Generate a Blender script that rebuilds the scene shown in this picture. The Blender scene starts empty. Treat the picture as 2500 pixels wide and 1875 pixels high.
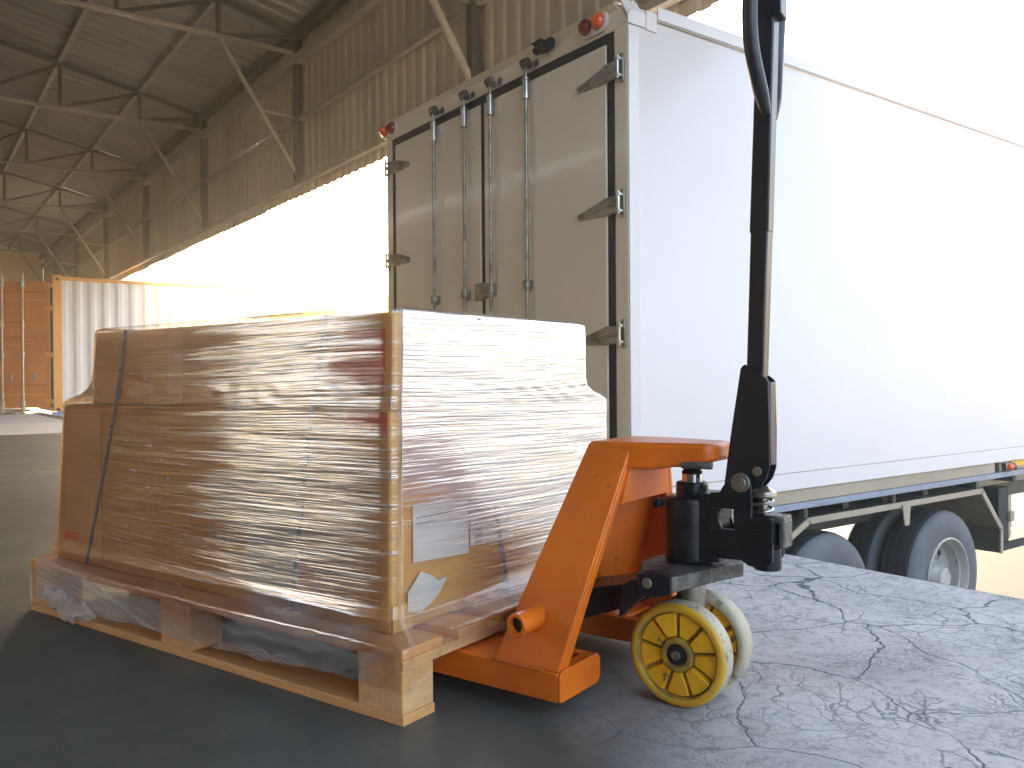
import bpy, bmesh, math, random
from mathutils import Vector, Matrix, noise
random.seed(7)
R = math.radians
sc = bpy.context.scene
C = sc.collection

# ---------------------------------------------------------------- camera
cam = bpy.data.cameras.new("camera"); camo = bpy.data.objects.new("camera", cam); C.objects.link(camo)
yaw, pitch, roll = R(53.951), R(-.2651), R(-.4236)
F = Vector((math.cos(yaw)*math.cos(pitch), math.sin(yaw)*math.cos(pitch), math.sin(pitch)))
rt = Vector((math.sin(yaw), -math.cos(yaw), 0)); up = rt.cross(F)
RR = rt*math.cos(roll)+up*math.sin(roll); UU = up*math.cos(roll)-rt*math.sin(roll)
camo.matrix_world = Matrix(((RR.x, UU.x, -F.x, 0), (RR.y, UU.y, -F.y, 0), (RR.z, UU.z, -F.z, .66), (0, 0, 0, 1)))
cam.sensor_width = 36; cam.lens = 2065.4/2500*36; cam.clip_start = .05; cam.clip_end = 900
sc.camera = camo

# ---------------------------------------------------------------- world, sun, exposure
SUN_AZ, SUN_EL = R(76), R(20)          # azimuth from +X towards +Y
w = bpy.data.worlds.new("World"); sc.world = w; w.use_nodes = True
nt = w.node_tree; bg = nt.nodes["Background"]
sky = nt.nodes.new("ShaderNodeTexSky"); sky.sky_type = 'NISHITA'; sky.sun_disc = False
sky.sun_elevation = SUN_EL; sky.sun_rotation = math.pi/2-SUN_AZ
sky.air_density = 1.0; sky.dust_density = 3.0; sky.ozone_density = 1.0
nt.links.new(sky.outputs[0], bg.inputs[0]); bg.inputs[1].default_value = .15
sl = bpy.data.lights.new("sun", 'SUN'); sl.energy = 4.5; sl.angle = R(.6); sl.color = (1, .82, .58)
so = bpy.data.objects.new("sun", sl); C.objects.link(so)
sd = Vector((math.cos(SUN_EL)*math.cos(SUN_AZ), math.cos(SUN_EL)*math.sin(SUN_AZ), math.sin(SUN_EL)))
so.rotation_euler = sd.to_track_quat('Z', 'Y').to_euler(); so.location = (20, -20, 30)
sc.view_settings.view_transform = 'Standard'; sc.view_settings.look = 'None'
sc.view_settings.exposure = 3.35; sc.view_settings.gamma = 1
sc.render.engine = 'CYCLES'
cy = sc.cycles
cy.max_bounces = 10; cy.diffuse_bounces = 6; cy.glossy_bounces = 5; cy.transparent_max_bounces = 24
cy.sample_clamp_indirect = 6; cy.use_denoising = True

# ---------------------------------------------------------------- helpers
class MB:
    def __init__(s): s.v = []; s.f = []
    def add(s, vs, fs):
        n = len(s.v); s.v += [tuple(v) for v in vs]; s.f += [tuple(i+n for i in f) for f in fs]; return s
    def box(s, x0, x1, y0, y1, z0, z1):
        return s.add([(x0,y0,z0),(x1,y0,z0),(x1,y1,z0),(x0,y1,z0),(x0,y0,z1),(x1,y0,z1),(x1,y1,z1),(x0,y1,z1)],
                     [(0,3,2,1),(4,5,6,7),(0,1,5,4),(1,2,6,5),(2,3,7,6),(3,0,4,7)])
    def hexa(s, a, b):      # two quads
        return s.add(list(a)+list(b), [(0,3,2,1),(4,5,6,7),(0,1,5,4),(1,2,6,5),(2,3,7,6),(3,0,4,7)])
    def bar(s, a, b, w, h, upv=(0,0,1)):
        a = Vector(a); b = Vector(b); d = (b-a).normalized(); u = Vector(upv)
        if abs(d.dot(u)) > .95: u = Vector((1,0,0))
        r = d.cross(u).normalized(); u = r.cross(d).normalized()
        q = lambda p: [p-r*w/2-u*h/2, p+r*w/2-u*h/2, p+r*w/2+u*h/2, p-r*w/2+u*h/2]
        return s.hexa(q(a), q(b))
    def cyl(s, a, b, r0, r1=None, n=24, cap=True):
        r1 = r0 if r1 is None else r1
        return s.lathe(a, Vector(b)-Vector(a), [(0, r0), ((Vector(b)-Vector(a)).length, r1)], n, cap)
    def lathe(s, o, ax, prof, n=32, cap=True, arc=None):
        o = Vector(o); ax = Vector(ax).normalized(); t = Vector((0,0,1)) if abs(ax.z) < .9 else Vector((1,0,0))
        e1 = ax.cross(t).normalized(); e2 = ax.cross(e1).normalized()
        vs = []; fs = []
        for h, r in prof:
            for i in range(n):
                a = 2*math.pi*i/n; vs.append(o+ax*h+(e1*math.cos(a)+e2*math.sin(a))*r)
        m = len(prof)
        for j in range(m-1):
            for i in range(n):
                k = (i+1) % n; fs.append((j*n+i, j*n+k, (j+1)*n+k, (j+1)*n+i))
        if cap: fs.append(tuple(range(n-1, -1, -1))); fs.append(tuple(range((m-1)*n, m*n)))
        return s.add(vs, fs)
    def prism(s, pts, axis, a, b):      # polygon (2 coords) extruded along axis between a and b
        def P(u, v, w): return {0:(w,u,v), 1:(u,w,v), 2:(u,v,w)}[axis]
        n = len(pts)
        return s.add([P(u,v,a) for u,v in pts]+[P(u,v,b) for u,v in pts],
                     [tuple(range(n-1,-1,-1)), tuple(range(n,2*n))]+[(i,(i+1)%n,(i+1)%n+n,i+n) for i in range(n)])
    def tube(s, pts, r, n=14, closed=False):
        pts = [Vector(p) for p in pts]; vs = []; fs = []; m = len(pts); prev = None
        for i, p in enumerate(pts):
            d = (pts[min(i+1, m-1)]-pts[max(i-1, 0)]).normalized()
            if prev is None:
                t = Vector((0,0,1)) if abs(d.z) < .9 else Vector((1,0,0)); e1 = d.cross(t).normalized()
            else: e1 = (prev-d*prev.dot(d)).normalized()
            prev = e1; e2 = d.cross(e1); rr = r[i] if isinstance(r, (list, tuple)) else r
            vs += [p+(e1*math.cos(2*math.pi*k/n)+e2*math.sin(2*math.pi*k/n))*rr for k in range(n)]
        for j in range(m-1):
            for i in range(n):
                k = (i+1) % n; fs.append((j*n+i, j*n+k, (j+1)*n+k, (j+1)*n+i))
        fs.append(tuple(range(n-1,-1,-1))); fs.append(tuple(range((m-1)*n, m*n)))
        return s.add(vs, fs)
    def build(s, name, m, parent=None, bevel=0, smooth=35, off=(0,0,0), seg=2):
        me = bpy.data.meshes.new(name)
        ox, oy, oz = off
        me.from_pydata([(x-ox, y-oy, z-oz) for x, y, z in s.v], [], s.f); me.update()
        bm = bmesh.new(); bm.from_mesh(me); bmesh.ops.recalc_face_normals(bm, faces=bm.faces); bm.to_mesh(me); bm.free()
        me.materials.append(m)
        o = bpy.data.objects.new(name, me); C.objects.link(o)
        if parent: o.parent = parent
        if smooth:
            me.polygons.foreach_set("use_smooth", [True]*len(me.polygons)); me.set_sharp_from_angle(angle=R(smooth))
        if bevel:
            b = o.modifiers.new("bevel", 'BEVEL'); b.width = bevel; b.segments = seg; b.limit_method = 'ANGLE'; b.angle_limit = R(40)
            b.harden_normals = False
        return o
def tag(o, label=None, cat=None, group=None, kind=None):
    if label: o['label'] = label
    if cat: o['category'] = cat
    if group: o['group'] = group
    if kind: o['kind'] = kind
    return o
def thing(name, label, cat, loc=(0,0,0), rz=0, group=None):
    o = bpy.data.objects.new(name, None); C.objects.link(o); o.location = loc; o.rotation_euler = (0,0,rz)
    o.empty_display_size = .1
    return tag(o, label, cat, group)

# ---------------------------------------------------------------- materials
def node(nt, t, **k):
    n = nt.nodes.new(t)
    for a, b in k.items(): setattr(n, a, b)
    return n
def mat(name, col, rough=.5, metal=0, col2=None, scale=6, stretch=(1,1,1), amt=1, bump=0, bscale=40, rvar=.12, coat=0, spec=.5,
        wear=None, wscale=14, wcut=.62):
    m = bpy.data.materials.new(name); m.use_nodes = True; t = m.node_tree; L = t.links
    p = t.nodes["Principled BSDF"]
    tc = node(t, "ShaderNodeTexCoord"); mp = node(t, "ShaderNodeMapping"); mp.inputs['Scale'].default_value = stretch
    L.new(tc.outputs['Object'], mp.inputs[0])
    n1 = node(t, "ShaderNodeTexNoise"); n1.inputs['Scale'].default_value = scale; n1.inputs['Detail'].default_value = 6
    n1.inputs['Roughness'].default_value = .6; L.new(mp.outputs[0], n1.inputs[0])
    if col2 is None: col2 = tuple(c*.82 for c in col)
    mr = node(t, "ShaderNodeMapRange"); mr.inputs[1].default_value = .35; mr.inputs[2].default_value = .68; mr.inputs[4].default_value = amt
    L.new(n1.outputs[0], mr.inputs[0])
    mx = node(t, "ShaderNodeMix", data_type='RGBA'); mx.inputs[6].default_value = (*col, 1); mx.inputs[7].default_value = (*col2, 1)
    L.new(mr.outputs[0], mx.inputs[0]); out = mx.outputs[2]
    rm = node(t, "ShaderNodeMapRange"); rm.inputs[3].default_value = max(.02, rough-rvar/2); rm.inputs[4].default_value = min(1, rough+rvar)
    L.new(n1.outputs[0], rm.inputs[0]); L.new(rm.outputs[0], p.inputs['Roughness'])
    if wear:
        n3 = node(t, "ShaderNodeTexNoise"); n3.inputs['Scale'].default_value = wscale; n3.inputs['Detail'].default_value = 9
        n3.inputs['Roughness'].default_value = .72; L.new(tc.outputs['Object'], n3.inputs[0])
        wr = node(t, "ShaderNodeMapRange"); wr.inputs[1].default_value = wcut; wr.inputs[2].default_value = wcut+.04
        L.new(n3.outputs[0], wr.inputs[0])
        m2 = node(t, "ShaderNodeMix", data_type='RGBA'); L.new(wr.outputs[0], m2.inputs[0]); L.new(out, m2.inputs[6]); m2.inputs[7].default_value = (*wear, 1)
        out = m2.outputs[2]
    L.new(out, p.inputs['Base Color'])
    p.inputs['Metallic'].default_value = metal; p.inputs['Specular IOR Level'].default_value = spec
    p.inputs['Coat Weight'].default_value = coat; p.inputs['Coat Roughness'].default_value = .08
    if bump:
        n2 = node(t, "ShaderNodeTexNoise"); n2.inputs['Scale'].default_value = bscale; n2.inputs['Detail'].default_value = 4
        L.new(mp.outputs[0], n2.inputs[0]); b = node(t, "ShaderNodeBump"); b.inputs['Strength'].default_value = bump; b.inputs['Distance'].default_value = .01
        L.new(n2.outputs[0], b.inputs['Height']); L.new(b.outputs[0], p.inputs['Normal'])
    return m

M = {}
M['orange'] = mat('orange_paint', (.86,.19,.006), .30, col2=(.60,.12,.008), scale=4, bump=.12, bscale=18, coat=.1, spec=.4, wear=(.07,.035,.02), wscale=22, wcut=.635)
M['orange_worn'] = mat('orange_paint_worn', (.60,.11,.008), .5, col2=(.40,.09,.015), scale=14, bump=.25, bscale=30, wear=(.13,.07,.04), wscale=26, wcut=.6)
M['black'] = mat('black_enamel', (.003,.0045,.008), .3, col2=(.007,.009,.014), scale=10, bump=.25, bscale=26, coat=.08, spec=.4)
M['black_tube'] = mat('black_powder_coat', (.003,.005,.011), .33, col2=(.006,.008,.016), scale=4, bump=.05, bscale=30)
M['rubber'] = mat('black_rubber', (.010,.011,.016), .6, scale=8, bump=.1, bscale=60)
M['grip'] = mat('grip_rubber', (.012,.014,.024), .38, scale=8, bump=.1, bscale=50)
M['grimy'] = mat('greasy_steel', (.16,.15,.13), .5, metal=.35, col2=(.035,.033,.03), scale=16, bump=.6, bscale=60)
M['steel'] = mat('zinc_steel', (.55,.53,.48), .28, metal=1, col2=(.35,.33,.30), scale=12)
M['dull_steel'] = mat('dull_steel', (.42,.39,.34), .42, metal=.9, col2=(.17,.15,.12), scale=10, bump=.08)
M['chrome'] = mat('chrome', (.85,.85,.85), .08, metal=1, rvar=.04)
M['wheel_yellow'] = mat('yellow_hub', (.92,.50,.01), .42, col2=(.80,.40,.01), scale=14, bump=.3, bscale=35, wear=(.16,.09,.03), wscale=26, wcut=.60)
M['wheel_grime'] = mat('yellow_hub_grime', (.46,.29,.03), .6, col2=(.15,.10,.025), scale=22, bump=.3)
M['wheel_pu'] = mat('polyurethane_tread', (.74,.39,.012), .42, col2=(.55,.33,.04), scale=9, bump=.08, wear=(.30,.26,.16), wscale=30, wcut=.62)
M['wheel_tread'] = mat('worn_tread', (.46,.40,.27), .45, col2=(.38,.34,.25), scale=20, bump=.2, wear=(.20,.18,.14), wscale=34, wcut=.565)
M['wood'] = mat('pine_wood', (.80,.43,.165), .62, col2=(.68,.34,.12), scale=5, stretch=(9,1,9), bump=.25, bscale=22)
M['wood2'] = mat('pine_end_grain', (.80,.48,.22), .65, col2=(.66,.37,.15), scale=6, stretch=(1.5,6,6), bump=.3, bscale=20)
M['card'] = mat('cardboard', (.76,.44,.13), .75, col2=(.66,.37,.105), scale=3, stretch=(1,1,2.5), bump=.08, bscale=60)
M['card2'] = mat('cardboard_pale', (.80,.51,.22), .75, col2=(.72,.45,.19), scale=3, bump=.08, bscale=60)
M['red_print'] = mat('red_print', (.86,.15,.04), .6, col2=(.70,.16,.06), scale=6)
M['paper'] = mat('paper', (.72,.73,.78), .55, col2=(.66,.67,.72), scale=4)
M['ink'] = mat('faded_ink', (.32,.33,.38), .7)
M['strap'] = mat('blue_strap', (.05,.10,.22), .35, col2=(.09,.14,.24), scale=30, stretch=(1,1,4))
M['truck_white'] = mat('white_truck_paint', (.74,.675,.655), .34, col2=(.71,.645,.625), scale=.8, coat=.12, rvar=.1)
M['truck_rear'] = mat('white_door_paint_warm_lit', (.80,.72,.58), .2, col2=(.75,.67,.53), scale=1.6, coat=.4, rvar=.1, bump=.22, bscale=2.2, wear=(.50,.43,.33), wscale=5, wcut=.66)  # white paint tinted cream to carry the warm indoor light
M['beige'] = mat('beige_chassis_paint', (.40,.325,.235), .4, col2=(.34,.275,.20), scale=5, wear=(.22,.18,.15), wscale=8, wcut=.68)
M['alu'] = mat('grey_aluminium_rail', (.30,.34,.42), .4, metal=.5, scale=5)
M['tyre'] = mat('tyre_side', (.085,.09,.10), .62, col2=(.13,.135,.145), scale=4, bump=.12, bscale=30)
M['tread'] = mat('tyre_tread', (.022,.024,.03), .7, col2=(.035,.037,.042), scale=9, bump=.2)
M['rim'] = mat('dusty_rim', (.52,.51,.48), .38, metal=.3, col2=(.36,.35,.32), scale=6, wear=(.15,.13,.10), wscale=9, wcut=.62)
M['amber'] = mat('amber_lens', (.85,.13,.02), .12, col2=(.7,.08,.02), scale=20, coat=.6)
M['redlens'] = mat('red_lens', (.20,.008,.008), .14, scale=20, coat=.6)
M['reflector'] = mat('yellow_reflector', (.95,.52,.01), .4, scale=40)
M['cont_orange'] = mat('container_orange', (.82,.29,.03), .45, col2=(.70,.22,.025), scale=2.5, stretch=(1,1,.4), bump=.1, bscale=8, wear=(.30,.12,.05), wscale=7, wcut=.66)
M['cont_post'] = mat('container_post_orange', (.86,.40,.07), .45, col2=(.78,.34,.06), scale=3, wear=(.40,.17,.06), wscale=10, wcut=.68)
M['bumper_blue'] = mat('blue_bumper', (.22,.34,.66), .5)
M['sheet'] = mat('fascia_sheet', (.46,.39,.29), .55, metal=.1, col2=(.34,.285,.21), scale=1.2, stretch=(1,1,.15), bump=.05, bscale=6)
M['roof'] = mat('roof_sheet', (.26,.245,.215), .5, metal=.2, col2=(.19,.178,.155), scale=.8, stretch=(.3,2,1))
M['steelwork'] = mat('cream_steelwork', (.30,.27,.21), .5, col2=(.20,.175,.14), scale=4, bump=.05)
M['steeldark'] = mat('grey_steelwork', (.07,.065,.058), .5, col2=(.05,.046,.04), scale=4)
M['wall'] = mat('warm_wall', (.74,.53,.28), .8, col2=(.66,.46,.24), scale=.6)
M['yard'] = mat('yard_concrete', (.16,.158,.155), .8, col2=(.13,.129,.127), scale=.35, bump=.1, bscale=6)
M['dockwall'] = mat('dock_concrete', (.38,.36,.34), .85, scale=2, bump=.3, bscale=12)
M['sun_patch'] = mat('pale_sun_patch', (.80,.76,.70), .5, col2=(.72,.66,.6), scale=2, stretch=(.4,5,1))  # pale colour standing for sunlight on the floor


# container side: white with a painted orange area further along
def container_side():
    m = mat('container_side_paint', (.80,.79,.77), .45, col2=(.70,.69,.67), scale=2, stretch=(1,1,.3)); t = m.node_tree; L = t.links
    p = t.nodes["Principled BSDF"]; src = p.inputs['Base Color'].links[0].from_socket
    tc = node(t, "ShaderNodeNewGeometry"); sx = node(t, "ShaderNodeSeparateXYZ"); L.new(tc.outputs['Position'], sx.inputs[0])
    # ellipse-edged orange field
    def circ(cx, cz, rx, rz):
        a = node(t, "ShaderNodeMath", operation='SUBTRACT'); L.new(sx.outputs[0], a.inputs[0]); a.inputs[1].default_value = cx
        b = node(t, "ShaderNodeMath", operation='SUBTRACT'); L.new(sx.outputs[2], b.inputs[0]); b.inputs[1].default_value = cz
        a2 = node(t, "ShaderNodeMath", operation='DIVIDE'); L.new(a.outputs[0], a2.inputs[0]); a2.inputs[1].default_value = rx
        b2 = node(t, "ShaderNodeMath", operation='DIVIDE'); L.new(b.outputs[0], b2.inputs[0]); b2.inputs[1].default_value = rz
        c = node(t, "ShaderNodeMath", operation='POWER'); L.new(a2.outputs[0], c.inputs[0]); c.inputs[1].default_value = 2
        d = node(t, "ShaderNodeMath", operation='POWER'); L.new(b2.outputs[0], d.inputs[0]); d.inputs[1].default_value = 2
        e = node(t, "ShaderNodeMath", operation='ADD'); L.new(c.outputs[0], e.inputs[0]); L.new(d.outputs[0], e.inputs[1])
        g = node(t, "ShaderNodeMath", operation='GREATER_THAN'); L.new(e.outputs[0], g.inputs[0]); g.inputs[1].default_value = 1
        return g
    g1 = circ(4.2, 1.0, 3.5, 3.0)          # outside the first white roundel
    g2 = circ(11.55, 3.5, 2.53, 2.6)       # and outside the second
    gx = node(t, "ShaderNodeMath", operation='GREATER_THAN'); L.new(sx.outputs[0], gx.inputs[0]); gx.inputs[1].default_value = 4.2
    g4 = node(t, "ShaderNodeMath", operation='MULTIPLY'); L.new(g1.outputs[0], g4.inputs[0]); L.new(gx.outputs[0], g4.inputs[1])
    g3 = node(t, "ShaderNodeMath", operation='MULTIPLY'); L.new(g4.outputs[0], g3.inputs[0]); L.new(g2.outputs[0], g3.inputs[1])
    mx = node(t, "ShaderNodeMix", data_type='RGBA'); L.new(g3.outputs[0], mx.inputs[0]); L.new(src, mx.inputs[6]); mx.inputs[7].default_value = (.82,.46,.12,1)
    L.new(mx.outputs[2], p.inputs['Base Color'])
    return m
M['cont_side'] = container_side()

# dock floor: worn concrete, network of cracks near the edge, darker and smoother inside
def floor_mat():
    m = bpy.data.materials.new('dock_floor_concrete'); m.use_nodes = True; t = m.node_tree; L = t.links; p = t.nodes["Principled BSDF"]
    tc = node(t, "ShaderNodeTexCoord"); g = node(t, "ShaderNodeNewGeometry")
    def noi(s, d=6, r=.6, src=None):
        n = node(t, "ShaderNodeTexNoise"); n.inputs['Scale'].default_value = s; n.inputs['Detail'].default_value = d; n.inputs['Roughness'].default_value = r
        L.new(src or g.outputs['Position'], n.inputs[0]); return n
    def mr(src, a, b, c=0, d=1):
        n = node(t, "ShaderNodeMapRange"); L.new(src, n.inputs[0])
        for i, v in enumerate((a, b, c, d)): n.inputs[i+1].default_value = v
        return n.outputs[0]
    def mix(f, a, b, mode='MIX'):
        n = node(t, "ShaderNodeMix", data_type='RGBA', blend_type=mode); n.inputs[0].default_value = 1
        if f is not None:
            if isinstance(f, float): n.inputs[0].default_value = f
            else: L.new(f, n.inputs[0])
        for i, v in ((6, a), (7, b)):
            if isinstance(v, tuple): n.inputs[i].default_value = (*v, 1)
            else: L.new(v, n.inputs[i])
        return n.outputs[2]
    def mul(a, b):
        n = node(t, "ShaderNodeMath", operation='MULTIPLY')
        for i, v in ((0, a), (1, b)):
            if isinstance(v, (int, float)): n.inputs[i].default_value = v
            else: L.new(v, n.inputs[i])
        return n.outputs[0]
    def mx2(a, b):
        n = node(t, "ShaderNodeMath", operation='MAXIMUM'); L.new(a, n.inputs[0]); L.new(b, n.inputs[1]); return n.outputs[0]
    sx = node(t, "ShaderNodeSeparateXYZ"); L.new(g.outputs['Position'], sx.inputs[0])
    # apron mask: cracked part, painted lighter for daylight from the opening (x large, y small)
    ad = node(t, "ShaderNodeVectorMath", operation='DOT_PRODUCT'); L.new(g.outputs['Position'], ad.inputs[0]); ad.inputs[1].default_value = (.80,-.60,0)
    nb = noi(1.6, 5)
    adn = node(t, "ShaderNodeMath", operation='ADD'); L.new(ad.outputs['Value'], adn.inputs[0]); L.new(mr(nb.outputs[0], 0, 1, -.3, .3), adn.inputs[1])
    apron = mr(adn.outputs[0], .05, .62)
    # crack networks
    wn = noi(3.0, 1.5); 
    wv = node(t, "ShaderNodeVectorMath", operation='SCALE'); L.new(wn.outputs['Color'], wv.inputs[0]); wv.inputs['Scale'].default_value = .22
    wa = node(t, "ShaderNodeVectorMath", operation='ADD'); L.new(g.outputs['Position'], wa.inputs[0]); L.new(wv.outputs[0], wa.inputs[1])
    wn2 = noi(24, 3)
    wv2 = node(t, "ShaderNodeVectorMath", operation='SCALE'); L.new(wn2.outputs['Color'], wv2.inputs[0]); wv2.inputs['Scale'].default_value = .03
    wb = node(t, "ShaderNodeVectorMath", operation='ADD'); L.new(wa.outputs[0], wb.inputs[0]); L.new(wv2.outputs[0], wb.inputs[1])
    def crack(scale, width, gate=None, glo=.45, ghi=.6):
        v = node(t, "ShaderNodeTexVoronoi", feature='DISTANCE_TO_EDGE'); v.inputs['Scale'].default_value = scale; L.new(wb.outputs[0], v.inputs[0])
        c = mr(v.outputs['Distance'], width*.35, width, 1, 0)
        if gate: c = mul(c, mr(gate.outputs[0], glo, ghi))
        return c
    c1 = crack(2.3, .0085, noi(.9, 3), .36, .44)
    c2 = crack(6.5, .020, noi(2.2, 4), .46, .54)
    c3 = crack(19, .045, noi(3.0, 5), .46, .60)
    c4 = crack(52, .10, noi(5, 4), .48, .60)
    fleck = mr(noi(60, 5, .72).outputs[0], .60, .66)
    fleck = mul(fleck, mr(noi(2.5, 4).outputs[0], .46, .62))
    cr = mx2(mx2(c1, mul(c2, .65)), mx2(mul(c3, .6), mul(c4, .42)))
    cr = mx2(cr, mul(fleck, .8))
    cra = mul(cr, apron)
    # colours
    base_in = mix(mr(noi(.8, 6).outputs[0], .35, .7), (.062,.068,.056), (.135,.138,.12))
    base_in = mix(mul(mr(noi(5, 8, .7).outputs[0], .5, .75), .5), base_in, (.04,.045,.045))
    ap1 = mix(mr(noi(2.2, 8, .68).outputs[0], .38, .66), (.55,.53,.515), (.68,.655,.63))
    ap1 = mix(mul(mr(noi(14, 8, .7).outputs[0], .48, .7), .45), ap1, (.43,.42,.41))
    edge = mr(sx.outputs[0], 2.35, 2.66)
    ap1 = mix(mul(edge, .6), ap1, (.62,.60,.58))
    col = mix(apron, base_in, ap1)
    stain = mul(mr(noi(1.3, 9, .72).outputs[0], .50, .64), .55); base_i2 = mr(noi(26, 8, .82).outputs[0], .50, .62, 0, .5)
    col = mix(mul(stain, .5), col, (.055,.06,.062)); col = mix(base_i2, col, (.06,.065,.066))
    col = mix(mr(noi(55, 4, .8).outputs[0], .70, .76, 0, .7), col, (.42,.42,.40))
    # sparse chips inside
    chips = mul(mr(noi(22, 6, .75).outputs[0], .70, .73), .8)
    col = mix(chips, col, (.03,.032,.035))
    # slab joints
    def joint(sock, pos, wd):
        a = node(t, "ShaderNodeMath", operation='SUBTRACT'); L.new(sock, a.inputs[0]); a.inputs[1].default_value = pos
        b = node(t, "ShaderNodeMath", operation='ABSOLUTE'); L.new(a.outputs[0], b.inputs[0])
        return mr(b.outputs[0], wd*.5, wd, 1, 0)
    ys = node(t, "ShaderNodeSeparateXYZ"); L.new(wb.outputs[0], ys.inputs[0])
    jn = mx2(mx2(joint(ys.outputs[1], 3.445, .008), joint(ys.outputs[1], 3.10, .007)), joint(ys.outputs[1], 9.95, .03))
    col = mix(mul(jn, .85), col, (.02,.02,.022))
    col = mix(cra, col, (.05,.085,.11))
    L.new(col, p.inputs['Base Color'])
    rr = mr(noi(3, 6).outputs[0], .3, .7, .40, .62)
    rap = mr(apron, 0, 1, 0, .22); ra = node(t, "ShaderNodeMath", operation='ADD'); L.new(rr, ra.inputs[0]); L.new(rap, ra.inputs[1])
    L.new(ra.outputs[0], p.inputs['Roughness'])
    # bump
    h = node(t, "ShaderNodeMath", operation='SUBTRACT'); L.new(mul(noi(12, 8, .65).outputs[0], .5), h.inputs[0]); L.new(mx2(mul(cra, 1.2), jn), h.inputs[1])
    b = node(t, "ShaderNodeBump"); b.inputs['Strength'].default_value = .45; b.inputs['Distance'].default_value = .006
    L.new(h.outputs[0], b.inputs['Height']); L.new(b.outputs[0], p.inputs['Normal'])
    return m
M['floor'] = floor_mat()

# stretch film: clear, tight horizontal wrinkles, several layers thick
def film_mat():
    m = bpy.data.materials.new('stretch_film'); m.use_nodes = True; t = m.node_tree; L = t.links
    t.nodes.remove(t.nodes["Principled BSDF"]); out = t.nodes["Material Output"]
    uv = node(t, "ShaderNodeUVMap"); uv.uv_map = "wrap"      # u: metres round the load, v: metres up (follows the pull of the film)
    def streak(su, sv, det, rough=.6, off=0):
        mp = node(t, "ShaderNodeMapping"); mp.inputs['Scale'].default_value = (su, sv, 1); mp.inputs['Location'].default_value = (off, off*.7, off)
        L.new(uv.outputs[0], mp.inputs[0]); n = node(t, "ShaderNodeTexNoise"); n.inputs['Scale'].default_value = 1
        n.inputs['Detail'].default_value = det; n.inputs['Roughness'].default_value = rough; n.inputs['Distortion'].default_value = .25
        L.new(mp.outputs[0], n.inputs[0]); return n.outputs[0]
    def mr(src, a, b, c=0, d=1):
        n = node(t, "ShaderNodeMapRange"); L.new(src, n.inputs[0])
        for i, v in enumerate((a, b, c, d)): n.inputs[i+1].default_value = v
        return n.outputs[0]
    def ma(op, a, b):
        n = node(t, "ShaderNodeMath", operation=op)
        for i, v in ((0, a), (1, b)):
            if isinstance(v, (int, float)): n.inputs[i].default_value = v
            else: L.new(v, n.inputs[i])
        return n.outputs[0]
    s1 = streak(3.2, 150, 2, .5); s2 = streak(7, 330, 2, .5, 5.3); s3 = streak(2.2, 24, 3, .55, 9.1); s4 = streak(18, 60, 3, .6, 2.2)
    h = ma('ADD', ma('ADD', ma('MULTIPLY', s1, 1.0), ma('MULTIPLY', s2, .35)), ma('ADD', ma('MULTIPLY', s3, .9), ma('MULTIPLY', s4, .14)))
    b = node(t, "ShaderNodeBump"); b.inputs['Strength'].default_value = .8; b.inputs['Distance'].default_value = .0026; L.new(h, b.inputs['Height'])
    gl = node(t, "ShaderNodeBsdfGlossy"); gl.inputs['Color'].default_value = (1,.98,.95,1); gl.inputs['Roughness'].default_value = .14; L.new(b.outputs[0], gl.inputs['Normal'])
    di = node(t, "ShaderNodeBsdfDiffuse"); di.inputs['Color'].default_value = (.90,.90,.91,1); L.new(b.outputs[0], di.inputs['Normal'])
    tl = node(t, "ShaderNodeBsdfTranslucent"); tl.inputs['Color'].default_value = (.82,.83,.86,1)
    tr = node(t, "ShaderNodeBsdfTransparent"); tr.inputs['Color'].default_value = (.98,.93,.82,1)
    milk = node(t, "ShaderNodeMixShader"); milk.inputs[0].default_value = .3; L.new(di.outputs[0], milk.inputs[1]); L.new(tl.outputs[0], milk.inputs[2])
    fr = node(t, "ShaderNodeLayerWeight"); fr.inputs['Blend'].default_value = .22; L.new(b.outputs[0], fr.inputs['Normal'])
    sp = node(t, "ShaderNodeSeparateXYZ"); L.new(uv.outputs[0], sp.inputs[0]); U, V = sp.outputs[0], sp.outputs[1]
    # white glare painted into the film: ragged band by the near corner of the long side, and all of the short side
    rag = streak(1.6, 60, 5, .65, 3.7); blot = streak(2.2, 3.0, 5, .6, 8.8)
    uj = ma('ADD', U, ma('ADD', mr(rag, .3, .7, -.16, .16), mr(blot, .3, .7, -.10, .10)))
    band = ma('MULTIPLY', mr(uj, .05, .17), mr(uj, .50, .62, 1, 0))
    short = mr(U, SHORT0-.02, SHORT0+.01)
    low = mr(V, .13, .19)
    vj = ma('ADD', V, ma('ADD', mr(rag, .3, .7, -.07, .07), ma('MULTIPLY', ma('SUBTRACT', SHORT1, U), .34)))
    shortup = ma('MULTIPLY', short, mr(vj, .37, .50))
    glare = ma('MULTIPLY', ma('MAXIMUM', ma('MAXIMUM', ma('MULTIPLY', band, .66), shortup), ma('MULTIPLY', short, .12)), low)
    tail = ma('MULTIPLY', ma('MULTIPLY', mr(U, 1.46, 1.5), mr(U, 2.30, 2.34, 1, 0)), mr(V, .11, .14, 1, 0))  # far-end film made milky to block bright reflections under the pallet
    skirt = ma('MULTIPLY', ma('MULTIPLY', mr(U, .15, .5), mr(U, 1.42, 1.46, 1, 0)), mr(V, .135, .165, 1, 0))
    glint = ma('MULTIPLY', mr(streak(22, 210, 2, .5, 4.4), .66, .69), ma('MULTIPLY', mr(uj, .60, .74), mr(uj, 1.0, 1.12, 1, 0)))  # white dashes painted as glints from a bright opening
    glint = ma('MULTIPLY', glint, mr(streak(2.5, 5, 3, .5, 1.9), .42, .56))
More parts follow.
